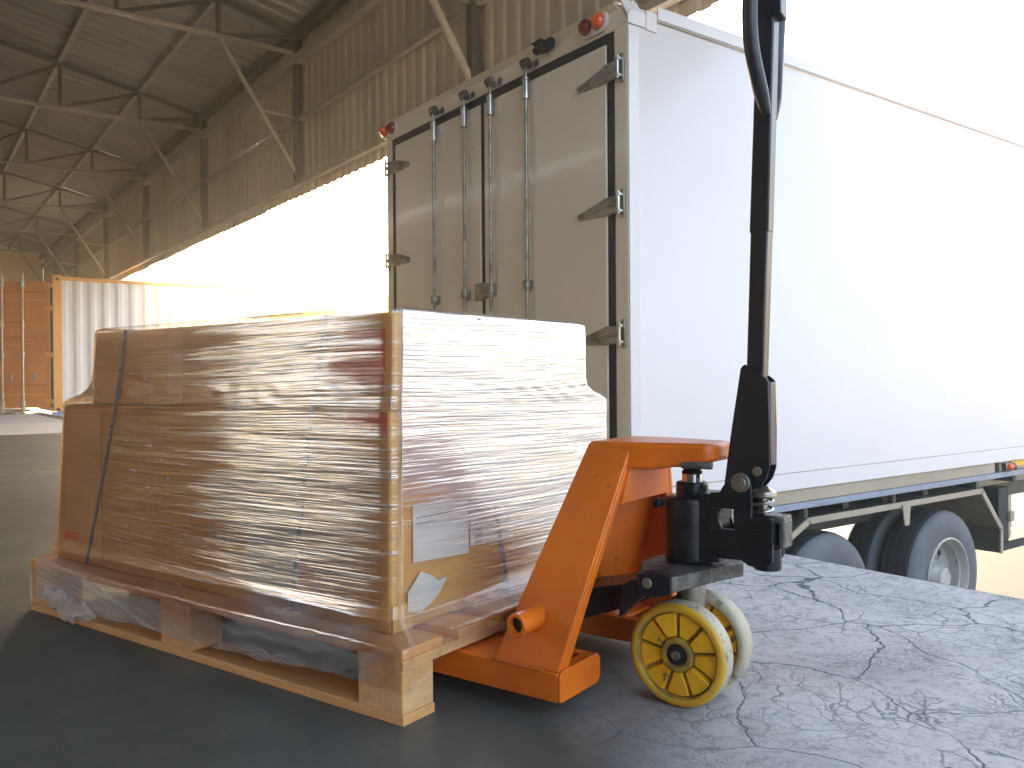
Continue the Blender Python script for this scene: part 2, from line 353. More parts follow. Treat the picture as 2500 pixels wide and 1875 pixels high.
    st = mr(ma('ADD', ma('MULTIPLY', s1, .6), ma('MULTIPLY', s2, .4)), .45, .62)
    mf = ma('ADD', ma('ADD', ma('MULTIPLY', tail, .8), ma('ADD', ma('MULTIPLY', skirt, ma('ADD', ma('MULTIPLY', st, .25), .30)), ma('MULTIPLY', glint, .8))), ma('ADD', ma('MULTIPLY', ma('MULTIPLY', glare, ma('MAXIMUM', mr(st, 0, 1, .30, 1), ma('MULTIPLY', shortup, .72))), ma('ADD', ma('MULTIPLY', shortup, .36), .60)), ma('ADD', ma('MULTIPLY', st, .05), .03)))
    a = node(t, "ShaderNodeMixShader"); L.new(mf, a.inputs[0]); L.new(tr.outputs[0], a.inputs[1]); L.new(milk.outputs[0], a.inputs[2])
    ff = ma('MINIMUM', ma('ADD', ma('MULTIPLY', fr.outputs['Fresnel'], ma('ADD', ma('MULTIPLY', glare, 1.6), 1.0)), ma('ADD', ma('MULTIPLY', glare, .36), .04)), .85)
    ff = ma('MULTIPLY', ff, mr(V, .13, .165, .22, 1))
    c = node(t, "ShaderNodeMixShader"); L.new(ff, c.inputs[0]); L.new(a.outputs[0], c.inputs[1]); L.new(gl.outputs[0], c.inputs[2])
    L.new(c.outputs[0], out.inputs['Surface'])
    return m
SHORT1 = 4.95; SHORT0 = 4.02
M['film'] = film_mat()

# ================================================================= SETTING
EX = 2.72            # dock edge
YZ = -1.31           # yard level
fl = MB()
fl.box(-8.2, EX-.02, -9, 36.4, -.3, 0)
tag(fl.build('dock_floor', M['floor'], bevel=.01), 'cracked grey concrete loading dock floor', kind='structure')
ed = MB()            # chipped arris of the slab: a thin strip with an uneven lip
n = 900; top = []; low = []
for i in range(n+1):
    y = -9+45.4*i/n
    k = noise.noise(Vector((y*3, 0, 0)))*.012+max(0, noise.noise(Vector((y*9, 4, 0)))-.25)*.035
    top.append((EX-.02-max(0, k), y, -.001)); low.append((EX-.004, y, -.018-abs(k)))
vs = [(EX-.02, p[1], -.30) for p in top]+low+top+[(EX-.0205, p[1], -.001) for p in top]
m1 = n+1; fs = []
for i in range(n):
    for a in (0, 1): fs.append((a*m1+i, a*m1+i+1, (a+1)*m1+i+1, (a+1)*m1+i))
ed.add(vs, fs)
tag(ed.build('dock_edge', M['floor']), 'worn concrete edge of the loading dock', kind='structure')
dw = MB(); dw.box(-8.2, EX-.06, -9, 36.4, YZ-.3, -.302)
tag(dw.build('dock_wall', M['dockwall']), 'concrete face of the loading dock', kind='structure')
yd = MB(); yd.add([(-140,-140,YZ),(160,-140,YZ),(160,180,YZ),(-140,180,YZ)], [(0,1,2,3)])
tag(yd.build('yard_ground', M['yard']), 'pale concrete yard below the dock', kind='structure')

# ---------------------------------------------------------------- warehouse
FX = 4.5; Y0, Y1 = -2.3, 36.0; BX = -8.0; RX = -3.75
def roofz(x): return 5.44+.2*(FX-x) if x >= RX else 5.44+.2*(FX-RX)-.2*(RX-x)
wh = thing('warehouse', 'steel warehouse with ribbed roof on trusses and hanging corrugated wall above the dock', 'warehouse', (FX, 13, 0))
WO = (FX, 13, 0)
def ribs(y0, y1, period, depth, duty=.5):
    y = y0; out = []
    while y < y1:
        p = period
        out += [(y, 0), (y+p*duty*.5, 0), (y+p*(duty*.5+.12), depth), (y+p*.88, depth)]
        y += p
    out.append((min(y, y1+period), 0)); return out
pr = ribs(Y0, Y1, .27, .035)
mb = MB(); vs = []; fs = []
cols = [4.86, FX, FX-1.1, FX-2.2, FX-4, RX]
for (y, d) in pr:
    for x in cols: vs.append((x, y, roofz(x)+.03+d))
nc = len(cols)
for i in range(len(pr)-1):
    for j in range(nc-1): fs.append((i*nc+j, i*nc+j+1, (i+1)*nc+j+1, (i+1)*nc+j))
mb.add(vs, fs)
mb.build('roof', M['roof'], wh, off=WO, smooth=0)
mb = MB(); mb.hexa([(RX,Y0,roofz(RX)+.03),(RX,Y1,roofz(RX)+.03),(RX,Y1,roofz(RX)+.08),(RX,Y0,roofz(RX)+.08)],
                   [(BX,Y0,roofz(BX)+.03),(BX,Y1,roofz(BX)+.03),(BX,Y1,roofz(BX)+.08),(BX,Y0,roofz(BX)+.08)])
mb.build('roof', M['roof'], wh, off=WO, smooth=0)
# fascia: ribbed sheets lapped every 1.05 m
mb = MB(); vs = []; fs = []; y = Y0; k = 0
while y < Y1-.1:
    off = 0
    prof = []
    for r in range(5):
        yy = y+r*.21; prof += [(yy, 0), (yy+.075, 0), (yy+.10, .026), (yy+.185, .026)]
    prof += [(y+1.045, .004), (y+1.05, .0)]
    b0 = len(vs); zb = 3.215+random.uniform(-.012, .012)
    for (py, d) in prof:
        vs += [(FX+.02+off+d, py, zb), (FX+.02+off+d, py, 5.46)]
    for i in range(len(prof)-1): fs.append((b0+2*i, b0+2*i+1, b0+2*i+3, b0+2*i+2))
    y += 1.05; k += 1
mb.add(vs, fs)
mb.build('wall_sheet', M['sheet'], wh, off=WO, smooth=0)
def rail(name, x0, x1, z0, z1, m):
    b = MB(); b.box(x0, x1, Y0, Y1, z0, z1); b.build(name, m, wh, off=WO, bevel=.006)
rail('bottom_rail', FX-.07, FX+.012, 3.33, 3.395, M['steelwork'])
rail('girt', FX-.06, FX+.012, 4.20, 4.26, M['steelwork'])
rail('girt', FX-.11, FX+.012, 4.97, 5.09, M['steelwork'])
rail('eave_beam', FX-.14, FX-.0, 5.30, 5.43, M['steeldark'])
nodes = [FX, 3.39, 2.18, .97, -.24, -1.45, -2.66]
for x in nodes[1:]:
    b = MB(); z = roofz(x)
    b.box(x-.035, x+.035, Y0, Y1, z-.065, z+.028); b.build('purlin', M['steelwork'], wh, off=WO, bevel=.006)
BC = 5.12
for i in range(-2, 9 - 1):
    y = 11.03+4.34*i
    if y < Y0 or y > Y1-.3: continue
    b = MB(); b.bar((FX, y, BC), (BX, y, BC), .055, .05); tr = b.build('truss', M['steelwork'], wh, off=WO, bevel=.005)
    OW = tuple(WO)
    b = MB(); b.bar((FX, y, roofz(FX)-.07), (RX, y, roofz(RX)-.07), .07, .06); b.bar((RX, y, roofz(RX)-.07), (BX, y, roofz(BX)-.07), .07, .06)
    b.build('top_chord', M['steeldark'], tr, off=OW, bevel=.005)
    for j in range(1, len(nodes)):
        x = nodes[j]
        b = MB(); b.bar((x, y, BC), (x, y, roofz(x)-.1), .05, .05); b.build('web_bar', M['steeldark'], tr, off=OW)
        b = MB(); b.bar((x, y+.002, BC+.01), (nodes[j-1], y+.002, roofz(nodes[j-1])-.08), .05, .045); b.build('web_bar', M['steeldark'], tr, off=OW)
    b = MB(); b.bar((3.39, y, BC), (FX, y, 3.37), .05, .05); b.build('knee_brace', M['steelwork'], tr, off=OW, bevel=.004)
    b = MB(); b.bar((3.97, y, 4.265), (FX-.05, y, 4.235), .035, .035); b.build('strut', M['steelwork'], tr, off=OW)
    b = MB(); b.box(FX-.10, FX+.005, y-.045, y+.045, 3.396, 5.40); b.build('post', M['steeldark'], tr, off=OW, bevel=.004)
# end wall, back wall with unseen openings added for film highlights and indoor light
b = MB(); b.prism([(BX, 0), (FX, 0), (FX, 5.5), (RX, 7.1), (BX, 6.2)], 1, Y1+.05, Y1+.15); b.build('end_wall', M['wall'], wh, off=WO)
b = MB()
for (a, c, z0, z1) in ((Y0, 5.9, 0, 6.1), (5.9, 8.5, 5.6, 6.1), (8.5, 9.35, 0, 6.1), (9.35, 9.85, 5.2, 6.1), (9.85, Y1, 0, 6.1)):
    b.box(BX-.1, BX, a, c, z0, z1)
b.build('back_wall', M['wall'], wh, off=WO)
b = MB(); b.prism([(BX, 0), (-.9, 0), (-.9, roofz(-.9)), (RX, roofz(RX)), (BX, roofz(BX))], 1, Y0-.12, Y0-.02); b.build('shading_near_wall', M['wall'], wh, off=WO)  # unseen partial gable wall, added to darken the load's left face and floor

# ================================================================= TRUCK
TX, TY0, TY1 = 2.95, 3.06, 5.61
TO = (6.0, 4.33, YZ)
truck = thing('box_truck', 'white box truck backed up to the dock with closed rear doors', 'truck', TO)
TE = 13.4
def T(name, mb, m, parent=None, bevel=.004, **k): return mb.build(name, m, parent or truck, bevel=bevel, off=TO, **k)
b = MB(); b.prism([(TY0, .005), (TY1, .005), (TY1, 2.47), (TY1-.06, 2.56), (TY0+.06, 2.56), (TY0, 2.47)], 0, TX+.05, TE)
body = T('cargo_body', b, M['truck_white'])
b = MB()   # rear frame: posts, header
b.box(TX, TX+.1, TY0+.002, 3.155, -.03, 2.425); b.box(TX, TX+.1, 5.508, TY1-.002, -.03, 2.425); b.box(TX, TX+.1, 3.155, 5.508, -.03, .02)
b.prism([(TY0+.002, 2.425), (TY1-.002, 2.425), (TY1-.002, 2.46), (TY1-.065, 2.55), (TY0+.065, 2.55), (TY0+.002, 2.46)], 0, TX, TX+.1)
frame = T('rear_frame', b, M['truck_rear'])
b = MB()   # sloped drip hood over the header
b.add([(TX-.035, TY0+.06, 2.545), (TX-.035, TY1-.06, 2.545), (TX+.10, TY1-.05, 2.585), (TX+.10, TY0+.05, 2.585),
       (TX+.002, TY0+.06, 2.515), (TX+.002, TY1-.06, 2.515)], [(0,1,2,3), (4,5,1,0)])
hood = T('header_hood', b, M['truck_rear'], bevel=0, smooth=0); sm = hood.modifiers.new('s', 'SOLIDIFY'); sm.thickness = .004
b = MB()   # folded corner cap
b.prism([(TX-.004, 2.43), (TX+.118, 2.43), (TX+.118, 2.50), (TX+.02, 2.50), (TX-.004, 2.47)], 1, TY0-.012, TY0-.001)
b.hexa([(TX-.004,TY0-.012,2.47),(TX+.118,TY0-.012,2.47),(TX+.118,TY0-.002,2.47),(TX-.004,TY0-.002,2.47)],[(TX+.0,TY0+.052,2.578),(TX+.118,TY0+.052,2.578),(TX+.118,TY0+.060,2.568),(TX+.0,TY0+.060,2.568)])
b.box(TX+.125, TX+.20, TY0-.010, TY0+.0, 2.425, 2.52)
cc = T('corner_cap', b, M['truck_white'], bevel=0); 
# black door seals
b = MB()
b.box(TX-.006, TX+.02, 3.155, 3.203, .02, 2.42); b.box(TX-.006, TX+.02, 5.457, 5.508, .02, 2.42)
b.box(TX-.006, TX+.02, 3.203, 5.457, 2.368, 2.42); b.box(TX-.006, TX+.02, 4.312, 4.352, .02, 2.367)
b.box(TX-.006, TX+.02, 3.203, 4.311, .02, .06); b.box(TX-.006, TX+.02, 4.353, 5.457, .02, .06)
T('door_seal', b, M['rubber'], bevel=.003)
def hinge(door, ysurf, sgn, z):
    h = MB()
    y0 = ysurf; y1 = ysurf+sgn*.10; y2 = ysurf+sgn*.30
    # tapered strap, raised spine
    h.hexa([(TX-.016, y0, z-.045), (TX-.016, y1, z-.052), (TX-.016, y1, z+.045), (TX-.016, y0, z+.045)],
           [(TX-.030, y0, z-.040), (TX-.030, y1, z-.044), (TX-.030, y1, z+.038), (TX-.030, y0, z+.040)])
    h.hexa([(TX-.010, y1, z-.052), (TX-.010, y2, z-.045), (TX-.010, y2, z-.005), (TX-.010, y1, z+.045)],
           [(TX-.026, y1, z-.040), (TX-.022, y2, z-.038), (TX-.022, y2, z-.012), (TX-.026, y1, z+.034)])
    h.hexa([(TX-.026, y0, z-.016), (TX-.020, y2, z-.030), (TX-.020, y2, z-.020), (TX-.026, y0, z+.016)],
           [(TX-.042, y0, z-.008), (TX-.026, y2, z-.027), (TX-.026, y2, z-.023), (TX-.042, y0, z+.008)])
    h.cyl((TX-.02, y2-sgn*.02, z-.025), (TX-.036, y2-sgn*.02, z-.025), .013, n=12)
    h.cyl((TX-.02, y1-sgn*.03, z+.03), (TX-.040, y1-sgn*.03, z+.03), .010, n=10)
    o = T('hinge', h, M['dull_steel'], door, bevel=.003)
    k = MB(); yb = ysurf-sgn*.022
    k.box(TX-.012, TX-.001, min(yb-.014, yb+.014), max(yb-.014, yb+.014), z-.070, z+.075)
    k.box(TX-.040, TX-.012, yb-.010, yb+.010, z+.036, z+.050); k.box(TX-.040, TX-.012, yb-.010, yb+.010, z-.046, z-.032)
    k.cyl((TX-.034, yb+sgn*.004, z-.055), (TX-.034, yb+sgn*.004, z+.060), .010, n=12)
    T('hinge_bracket', k, M['steel'], frame, bevel=.002)
for side in (0, 1):
    y0, y1 = ((3.205, 4.311), (4.353, 5.455))[side]
    b = MB(); b.box(TX-.012, TX+.018, y0, y1, .062, 2.367); door = T('rear_door', b, M['truck_rear'], bevel=.006)
    for z in (2.215, 1.54, .885, .25): hinge(door, 3.115 if side == 0 else 5.548, 1 if side == 0 else -1, z)
    for yr in ((3.838, 4.197) if side == 0 else (4.487, 4.858)):
        b = MB(); b.cyl((TX-.045, yr, .06), (TX-.045, yr, 2.43), .011, n=14); rod = T('lock_rod', b, M['dull_steel'], door, bevel=0)
        b = MB(); b.cyl((TX-.045, yr, 2.27), (TX-.045, yr, 2.36), .020, n=14); b.cyl((TX-.045, yr, 2.36), (TX-.045, yr, 2.375), .024, n=14)
        b.cyl((TX-.045, yr, 2.255), (TX-.045, yr, 2.272), .024, n=14); b.box(TX-.045, TX-.012, yr-.008, yr+.030, 2.275, 2.355)
        T('rod_collar', b, M['steel'], door, bevel=.002)
        b = MB(); b.box(TX-.060, TX-.012, yr-.014, yr+.026, 1.178, 1.226); b.cyl((TX-.045, yr, 1.185), (TX-.045, yr, 1.22), .021, n=14)
        b.box(TX-.03, TX-.012, yr+.0, yr+.045, 1.165, 1.225)
        T('rod_guide', b, M['dull_steel'], door, bevel=.003)
        b = MB(); b.box(TX-.060, TX-.012, yr-.022, yr+.022, .42, .47); T('rod_guide', b, M['dull_steel'], door, bevel=.003)
        b = MB(); b.box(TX-.062, TX-.030, yr-.016, yr+.020, 2.425, 2.475); b.cyl((TX-.050, yr-.035, 2.462), (TX-.050, yr+.03, 2.462), .022, n=6)
        b.cyl((TX-.03, yr+.012, 2.455), (TX-.001, yr+.012, 2.455), .018, n=12)
        T('rod_cam', b, M['grimy'], door, bevel=.003)
        b = MB(); b.cyl((TX-.0005, yr-.045, 2.455), (TX-.004, yr-.045, 2.455), .022, n=18); T('keeper_plate', b, M['steel'], frame, bevel=0)
b = MB(); b.box(TX-.030, TX-.020, 4.285, 4.40, 1.155, 1.262); b.box(TX-.036, TX-.02, 4.20, 4.30, 1.165, 1.25); b.cyl((TX-.03, 4.29, 1.24), (TX-.042, 4.29, 1.24), .008, n=10); b.cyl((TX-.03, 4.29, 1.18), (TX-.042, 4.29, 1.18), .008, n=10)
T('latch_plate', b, M['dull_steel'], bevel=.004)
# twin marker lamps on the header
def capsule(yc, zc, hy, r, n=10):
    p = [(yc+hy+r*math.cos(a), zc+r*math.sin(a)) for a in [(-math.pi/2+math.pi*i/n) for i in range(n+1)]]
    return p+[(yc-hy+r*math.cos(a), zc+r*math.sin(a)) for a in [(math.pi/2+math.pi*i/n) for i in range(n+1)]]
for yc, ya, yr in ((3.292, 3.247, 3.342), (5.53, 5.585, 5.48)):
    b = MB(); b.prism(capsule(yc, 2.495, .052, .056), 0, TX-.022, TX-.0005); base = T('marker_lamp', b, M['truck_white'], bevel=.006)
    for yy, mm in ((ya, M['amber']), (yr, M['redlens'])):
        b = MB(); b.lathe((TX-.02, yy, 2.496), (-1, 0, 0), [(0, .043), (.018, .041), (.034, .030), (.043, .014), (.052, .008), (.056, .002)], 20)
        T('lens', b, mm, base, bevel=0)
b = MB(); b.box(TX-.075, TX-.02, 3.655, 3.725, 2.475, 2.525); b.cyl((TX-.045, 3.60, 2.505), (TX-.045, 3.63, 2.505), .026, n=16)
b.box(TX-.035, TX-.001, 3.63, 3.70, 2.49, 2.52); b.box(TX-.085, TX-.03, 3.65, 3.74, 2.522, 2.530); b.cyl((TX-.07, 3.69, 2.48), (TX-.09, 3.69, 2.465), .022, n=14)
T('reversing_camera', b, M['rubber'], bevel=.005)
# side trims
for nm, z0, z1, pr_, m in (('top_rail', 2.495, 2.563, .008, 'truck_white'), ('bottom_rail', .0, .098, .008, 'truck_white')):
    b = MB(); b.box(TX+.21, TE, TY0-pr_, TY0, z0, z1); T(nm, b, M[m], bevel=.004)
for z0, z1 in ((2.4855, 2.4945), (.0985, .104)):
    b = MB(); b.box(TX+.08, TE, TY0-.0025, TY0-.0005, z0, z1); T('seam_shadow', b, M['beige'], bevel=0)  # flat beige strips painting the shadow gaps along the rails
b = MB(); b.box(TX+.002, TX+.075, TY0-.007, TY0-.001, .0, 2.424); T('corner_post', b, M['truck_white'], bevel=.004)
b = MB(); b.box(TX+.1, 6.82, TY0+.012, TY0+.05, -.082, .0); T('side_beam', b, M['beige'], bevel=.004)
b = MB(); b.box(6.96, TE, TY0+.04, TY0+.07, -.082, .0); T('side_beam', b, M['beige'], bevel=.004)
b = MB(); b.box(TX+.1, TE, TY0+.006, TY0+.10, -.106, -.084); b.box(TX+.1, TE, TY0+.0, TY0+.012, -.122, -.100); T('under_rail', b, M['alu'], bevel=.002)
b = MB(); b.box(TX+.1, TE, TY0+.5, TY0+.6, -.42, -.02); b.box(TX+.1, TE, TY1-.6, TY1-.5, -.42, -.02); T('chassis_beam', b, M['steeldark'])
b = MB(); b.box(6.5, TE, TY0+.26, TY0+.30, -.235, -.13); T('inner_rail', b, M['beige'])
b = MB(); b.box(TX+.12, TE, TY0+.05, TY1-.05, -.12, -.06); T('floor_frame', b, M['rubber'], bevel=0)
for x in (3.4, 4.2, 5.0, 5.46, 6.0, 6.72, 7.4, 8.2, 9.0, 9.9):
    b = MB(); b.box(x-.03, x+.03, TY0+.12, TY1-.12, -.20, -.121); T('cross_member', b, M['steeldark'], bevel=0)
# side lamp and reflective strip
b = MB(); b.box(6.985, 7.13, TY0+.0, TY0+.04, -.075, -.018); sl_ = T('side_lamp', b, M['steel'], bevel=.003)
b = MB(); b.lathe((7.03, TY0+.0, -.047), (0,-1,0), [(0,.028),(.018,.027),(.03,.018),(.036,.006)], 16); T('lens', b, M['amber'], sl_, bevel=0)
b = MB(); b.lathe((7.09, TY0+.0, -.047), (0,-1,0), [(0,.026),(.018,.025),(.028,.016),(.033,.006)], 16); T('lens', b, M['redlens'], sl_, bevel=0)
b = MB(); b.box(7.15, 7.75, TY0+.034, TY0+.039, -.055, -.010); T('reflective_strip', b, M['reflector'], bevel=0)
# tandem mudguard
gp = [(3.98, -.74), (3.98, -.50), (4.11, -.345), (4.46, -.19), (6.65, -.19), (6.975, -.52), (6.975, -.72)]
def guard(ya, yb, lipy):
    b = MB(); t_ = .012
    for (p, q) in zip(gp, gp[1:]):
        d = Vector((q[0]-p[0], q[1]-p[1])).normalized(); nn = Vector((d.y, -d.x))*t_
        b.hexa([(p[0], ya, p[1]), (q[0], ya, q[1]), (q[0]+nn.x, ya, q[1]+nn.y), (p[0]+nn.x, ya, p[1]+nn.y)],
               [(p[0], yb, p[1]), (q[0], yb, q[1]), (q[0]+nn.x, yb, q[1]+nn.y), (p[0]+nn.x, yb, p[1]+nn.y)])
    g_ = T('mudguard', b, M['steeldark'], bevel=0, smooth=0)
    b = MB()
    for (p, q) in zip(gp, gp[1:]):
        d = Vector((q[0]-p[0], q[1]-p[1])).normalized(); nn = Vector((d.y, -d.x))*.036; e = d*.002
        b.hexa([(p[0], lipy, p[1]+.003), (q[0], lipy, q[1]+.003), (q[0]+nn.x, lipy, q[1]+nn.y), (p[0]+nn.x, lipy, p[1]+nn.y)],
               [(p[0], lipy+.012, p[1]+.003), (q[0], lipy+.012, q[1]+.003), (q[0]+nn.x, lipy+.012, q[1]+nn.y), (p[0]+nn.x, lipy+.012, p[1]+nn.y)])
    T('guard_lip', b, M['beige'], g_, bevel=0, smooth=0)
    return g_
g1 = guard(TY0+.03, TY0+.60, TY0+.022); guard(TY1-.60, TY1-.03, TY1-.035)
b = MB(); b.prism([(5.50, -.205), (5.605, -.205), (5.585, -.35), (5.53, -.35)], 1, TY0+.012, TY0+.022); T('guard_bracket', b, M['beige'], g1, bevel=.003)
for x in (4.47, 5.46, 6.62):
    b = MB(); b.box(x-.018, x+.018, TY0+.05, TY0+.09, -.19, -.10); T('guard_bracket', b, M['steeldark'], g1, bevel=0)
b = MB(); b.prism([(6.63, -.23), (6.96, -.55), (6.96, -.78), (6.80, -.78), (6.45, -.25)], 1, TY0+.58, TY0+.60)
T('inner_flap', b, M['rubber'], g1, bevel=0)
# wheels
def truck_wheel(x, y, s, proto=[None]):
    if proto[0] is None:
        wroot = bpy.data.objects.new('wheel', None); C.objects.link(wroot)
        b = MB(); b.lathe((0,0,0), (0,1,0), [(.012,.300),(.0,.33),(.002,.40),(.012,.455),(.030,.482),(.045,.490)], 72, cap=False)
        b.lathe((0,0,0), (0,1,0), [(.225,.490),(.24,.482),(.262,.455),(.27,.40),(.27,.33),(.26,.300)], 72, cap=False)
        t1 = b.build('tyre', M['tyre'], wroot, smooth=60)
        pf = [(.045,.490)]
        for g_ in (.075, .11, .145, .18):
            pf += [(g_-.004,.497),(g_-.004,.486),(g_+.004,.486),(g_+.004,.497)]
        pf += [(.225,.490)]
        b = MB(); b.lathe((0,0,0), (0,1,0), pf, 72, cap=False); b.build('tread', M['tread'], wroot, smooth=30)
        b = MB(); b.lathe((0,0,0), (0,1,0), [(.012,.300),(-.004,.300),(-.006,.290),(.006,.284),(.045,.272),(.05,.262),(.125,.255),(.14,.235),(.145,.12),(.135,.11),(.07,.10),(.055,.085),(.02,.075),(.015,.05),(.012,.0)], 56, cap=False)
        rm_ = b.build('rim', M['rim'], wroot, smooth=40)
        b = MB()
        for k in range(10):
            a = 2*math.pi*k/10; b.cyl((.15*math.cos(a)*1.0, .145, .15*math.sin(a)), (.15*math.cos(a), .115, .15*math.sin(a)), .013, n=6)
        b.build('wheel_nuts', M['steel'], wroot, smooth=0)
        b = MB()
        for k in range(8):
            a = 2*math.pi*(k+.5)/8; b.cyl((.205*math.cos(a), .1452, .205*math.sin(a)), (.205*math.cos(a), .139, .205*math.sin(a)), .024, n=16)
        b.build('vent_hole', M['rubber'], wroot, smooth=0)
        proto[0] = wroot; r = wroot
    else:
        r = proto[0].copy(); C.objects.link(r)
        for ch in proto[0].children:
            c = ch.copy(); C.objects.link(c); c.parent = r
    r.parent = truck
    r.location = (x-TO[0], y-TO[1], YZ+.497-TO[2]); r.rotation_euler = (0, random.uniform(0, 6), 0) if s > 0 else (0, 0, math.pi)
    return r
for x in (4.73, 6.19):
    truck_wheel(x, TY0+.055, 1); truck_wheel(x, TY0+.36, 1); truck_wheel(x, TY1-.055, -1); truck_wheel(x, TY1-.36, -1)
    b = MB(); b.cyl((x, TY0+.2, YZ+.5), (x, TY1-.2, YZ+.5), .07, n=16); b.lathe((x, 4.2, YZ+.5), (0,1,0), [(0,.08),(.05,.17),(.2,.17),(.25,.08)], 20)
    T('axle', b, M['rubber'], bevel=0)
b = MB()
for yy in (TY0+.72, TY1-.78): b.box(4.2, 6.7, yy, yy+.07, -.72, -.62)
T('leaf_spring', b, M['rubber'])
b = MB(); b.box(7.03, 7.20, TY0+.08, TY0+.20, -.66, -.22); lg = T('support_leg', b, M['rubber'])
b = MB(); b.box(7.02, 8.3, TY0+.06, TY0+.10, -.72, -.665); T('foot_bar', b, M['rubber'], lg)
b = MB(); b.box(7.15, 7.30, TY0+.10, TY0+.26, -.56, -.30); b.box(7.19, 7.26, TY0+.06, TY0+.12, -.50, -.42); b.cyl((7.24, TY0+.1, -.60), (7.24, TY0+.30, -.60), .05, n=18); T('valve_box', b, M['beige'], lg)
b = MB(); b.tube([(6.80, TY0+.3, -.20), (6.93, TY0+.28, -.26), (6.99, TY0+.27, -.36), (6.98, TY0+.27, -.46), (6.92, TY0+.27, -.53)], .018); T('air_hose', b, M['rubber'], bevel=0)

# ================================================================= SHIPPING CONTAINER at the next dock
CX, CY, CH = 2.71, 20.3, 2.95
CO = (8.8, 21.5, YZ)
cont = thing('container_trailer', 'orange and white shipping container on trailer parked at the far dock with one door open', 'shipping container', CO)
def K(name, mb, m, parent=None, bevel=.006, **k): return mb.build(name, m, parent or cont, bevel=bevel, off=CO, **k)
CL = 12.2
for x in (CX, CX+CL-.17):
    for y in (CY, CY+2.27):
        b = MB(); b.box(x, x+.17, y, y+.17, .06, CH+.03); K('corner_post', b, M['cont_post'])
        for z in (.11, CH-.06):
            b = MB(); b.cyl((x+.085, y-.002 if y == CY else y+.165, z), (x+.085, y+.01 if y == CY else y+.174, z), .036, n=16); K('casting_hole', b, M['rubber'], bevel=0)
def cside(y, s):
    b = MB(); prof = []; x = CX+.17; vs = []; fs = []
    while x < CX+CL-.3:
        prof += [(x, 0), (x+.07, 0), (x+.14, .036), (x+.21, .036)]; x += .28
    prof.append((CX+CL-.17, 0))
    for (px, d) in prof: vs += [(px, y+s*d, .20), (px, y+s*d, CH-.08)]
    for i in range(len(prof)-1): fs.append((2*i, 2*i+1, 2*i+3, 2*i+2))
    b.add(vs, fs); return K('side_panel', b, M['cont_side'], bevel=0, smooth=0)
cside(CY+.012, 1); cside(CY+2.428, -1)
for y in (CY+.002, CY+2.36):
    b = MB(); b.box(CX+.17, CX+CL-.17, y, y+.06, CH-.08, CH); K('top_rail', b, M['cont_post'])
    b = MB(); b.box(CX+.17, CX+CL-.17, y, y+.06, .06, .20); K('bottom_rail', b, M['cont_post'])
prof = ribs(CX+.1, CX+CL-.1, .28, .02); vs = []; fs = []
for (px, d) in prof: vs += [(px, CY+.05, CH-.03+d), (px, CY+2.39, CH-.03+d)]
for i in range(len(prof)-1): fs.append((2*i, 2*i+1, 2*i+3, 2*i+2))
b = MB(); b.add(vs, fs); K('roof', b, M['cont_post'], bevel=0, smooth=0)
b = MB(); b.box(CX, CX+.1, CY+.17, CY+2.27, CH-.12, CH-.0); K('door_header', b, M['cont_orange'])
b = MB(); b.box(CX, CX+.1, CY+.17, CY+2.27, .06, .18); K('door_sill', b, M['cont_orange'])
b = MB(); b.box(CX+CL-.08, CX+CL-.02, CY+.17, CY+2.27, .18, CH-.12); K('front_wall', b, M['cont_orange'])
b = MB(); b.box(CX+.1, CX+CL-.1, CY+.07, CY+2.37, .07, .10); K('floor', b, M['rubber'], bevel=0)
b = MB(); b.box(CX+.03, CX+.07, CY+1.23, CY+2.26, .18, CH-.12); K('door', b, M['cont_orange'])
# opened leaf: hinged on the near rear post, swung to face the camera
hx, hy = CX-.03, CY+.03
da = math.atan2(.59, -.81)
dd = Vector((math.cos(da), math.sin(da), 0)); dn = Vector((-dd.y, dd.x, 0))       # along the leaf / its thickness
if dn.dot(Vector((-1, -1, 0))) < 0: dn = -dn
W_ = 1.18; z0_, z1_ = .145, 2.83
def DP(u, v, z): q = Vector((hx, hy, 0))+dd*u+dn*v; return (q.x, q.y, z)
def dbox(b, u0, u1, v0, v1, za, zb):
    b.hexa([DP(u0,v0,za), DP(u1,v0,za), DP(u1,v1,za), DP(u0,v1,za)], [DP(u0,v0,zb), DP(u1,v0,zb), DP(u1,v1,zb), DP(u0,v1,zb)])
b = MB()                                # horizontally pressed door sheet
zz = [(z0_, .0), (.42, 0), (.45, -.03), (.60, -.03), (.64, 0), (1.50, 0), (1.53, -.03), (1.64, -.03), (1.67, 0), (1.80, 0), (1.83, -.03), (1.96, -.03), (1.99, 0), (2.42, 0), (2.45, -.03), (2.60, -.03), (2.63, 0), (z1_, 0)]
vs = []; fs = []
for (z, d) in zz: vs += [DP(.12, d, z), DP(W_-.04, d, z)]
for i in range(len(zz)-1): fs.append((2*i, 2*i+1, 2*i+3, 2*i+2))
b.add(vs, fs); leaf = K('open_door', b, M['cont_orange'], bevel=0, smooth=0); leaf['label'] = 'orange door leaf swung open'
b = MB(); dbox(b, .03, .12, -.03, .012, z0_, z1_); dbox(b, W_-.04, W_, -.03, .012, z0_, z1_); K('door_stile', b, M['cont_orange'], leaf)
b = MB(); dbox(b, -.035, .028, -.02, .0, z0_, z1_); K('gasket', b, M['rubber'], leaf)
for u in (.58, 1.02):
    b = MB(); b.cyl(DP(u, .045, .04), DP(u, .045, 3.0), .017, n=12)
    for z in (.42, 1.28, 1.9): b.cyl(DP(u, .045, z-.05), DP(u, .045, z+.05), .032, n=10)
    b.cyl(DP(u, .045, 2.72), DP(u, .045, 2.88), .04, n=8); b.cyl(DP(u, .045, .12), DP(u, .045, .28), .04, n=8)
    K('lock_rod', b, M['steel'], leaf, bevel=0)
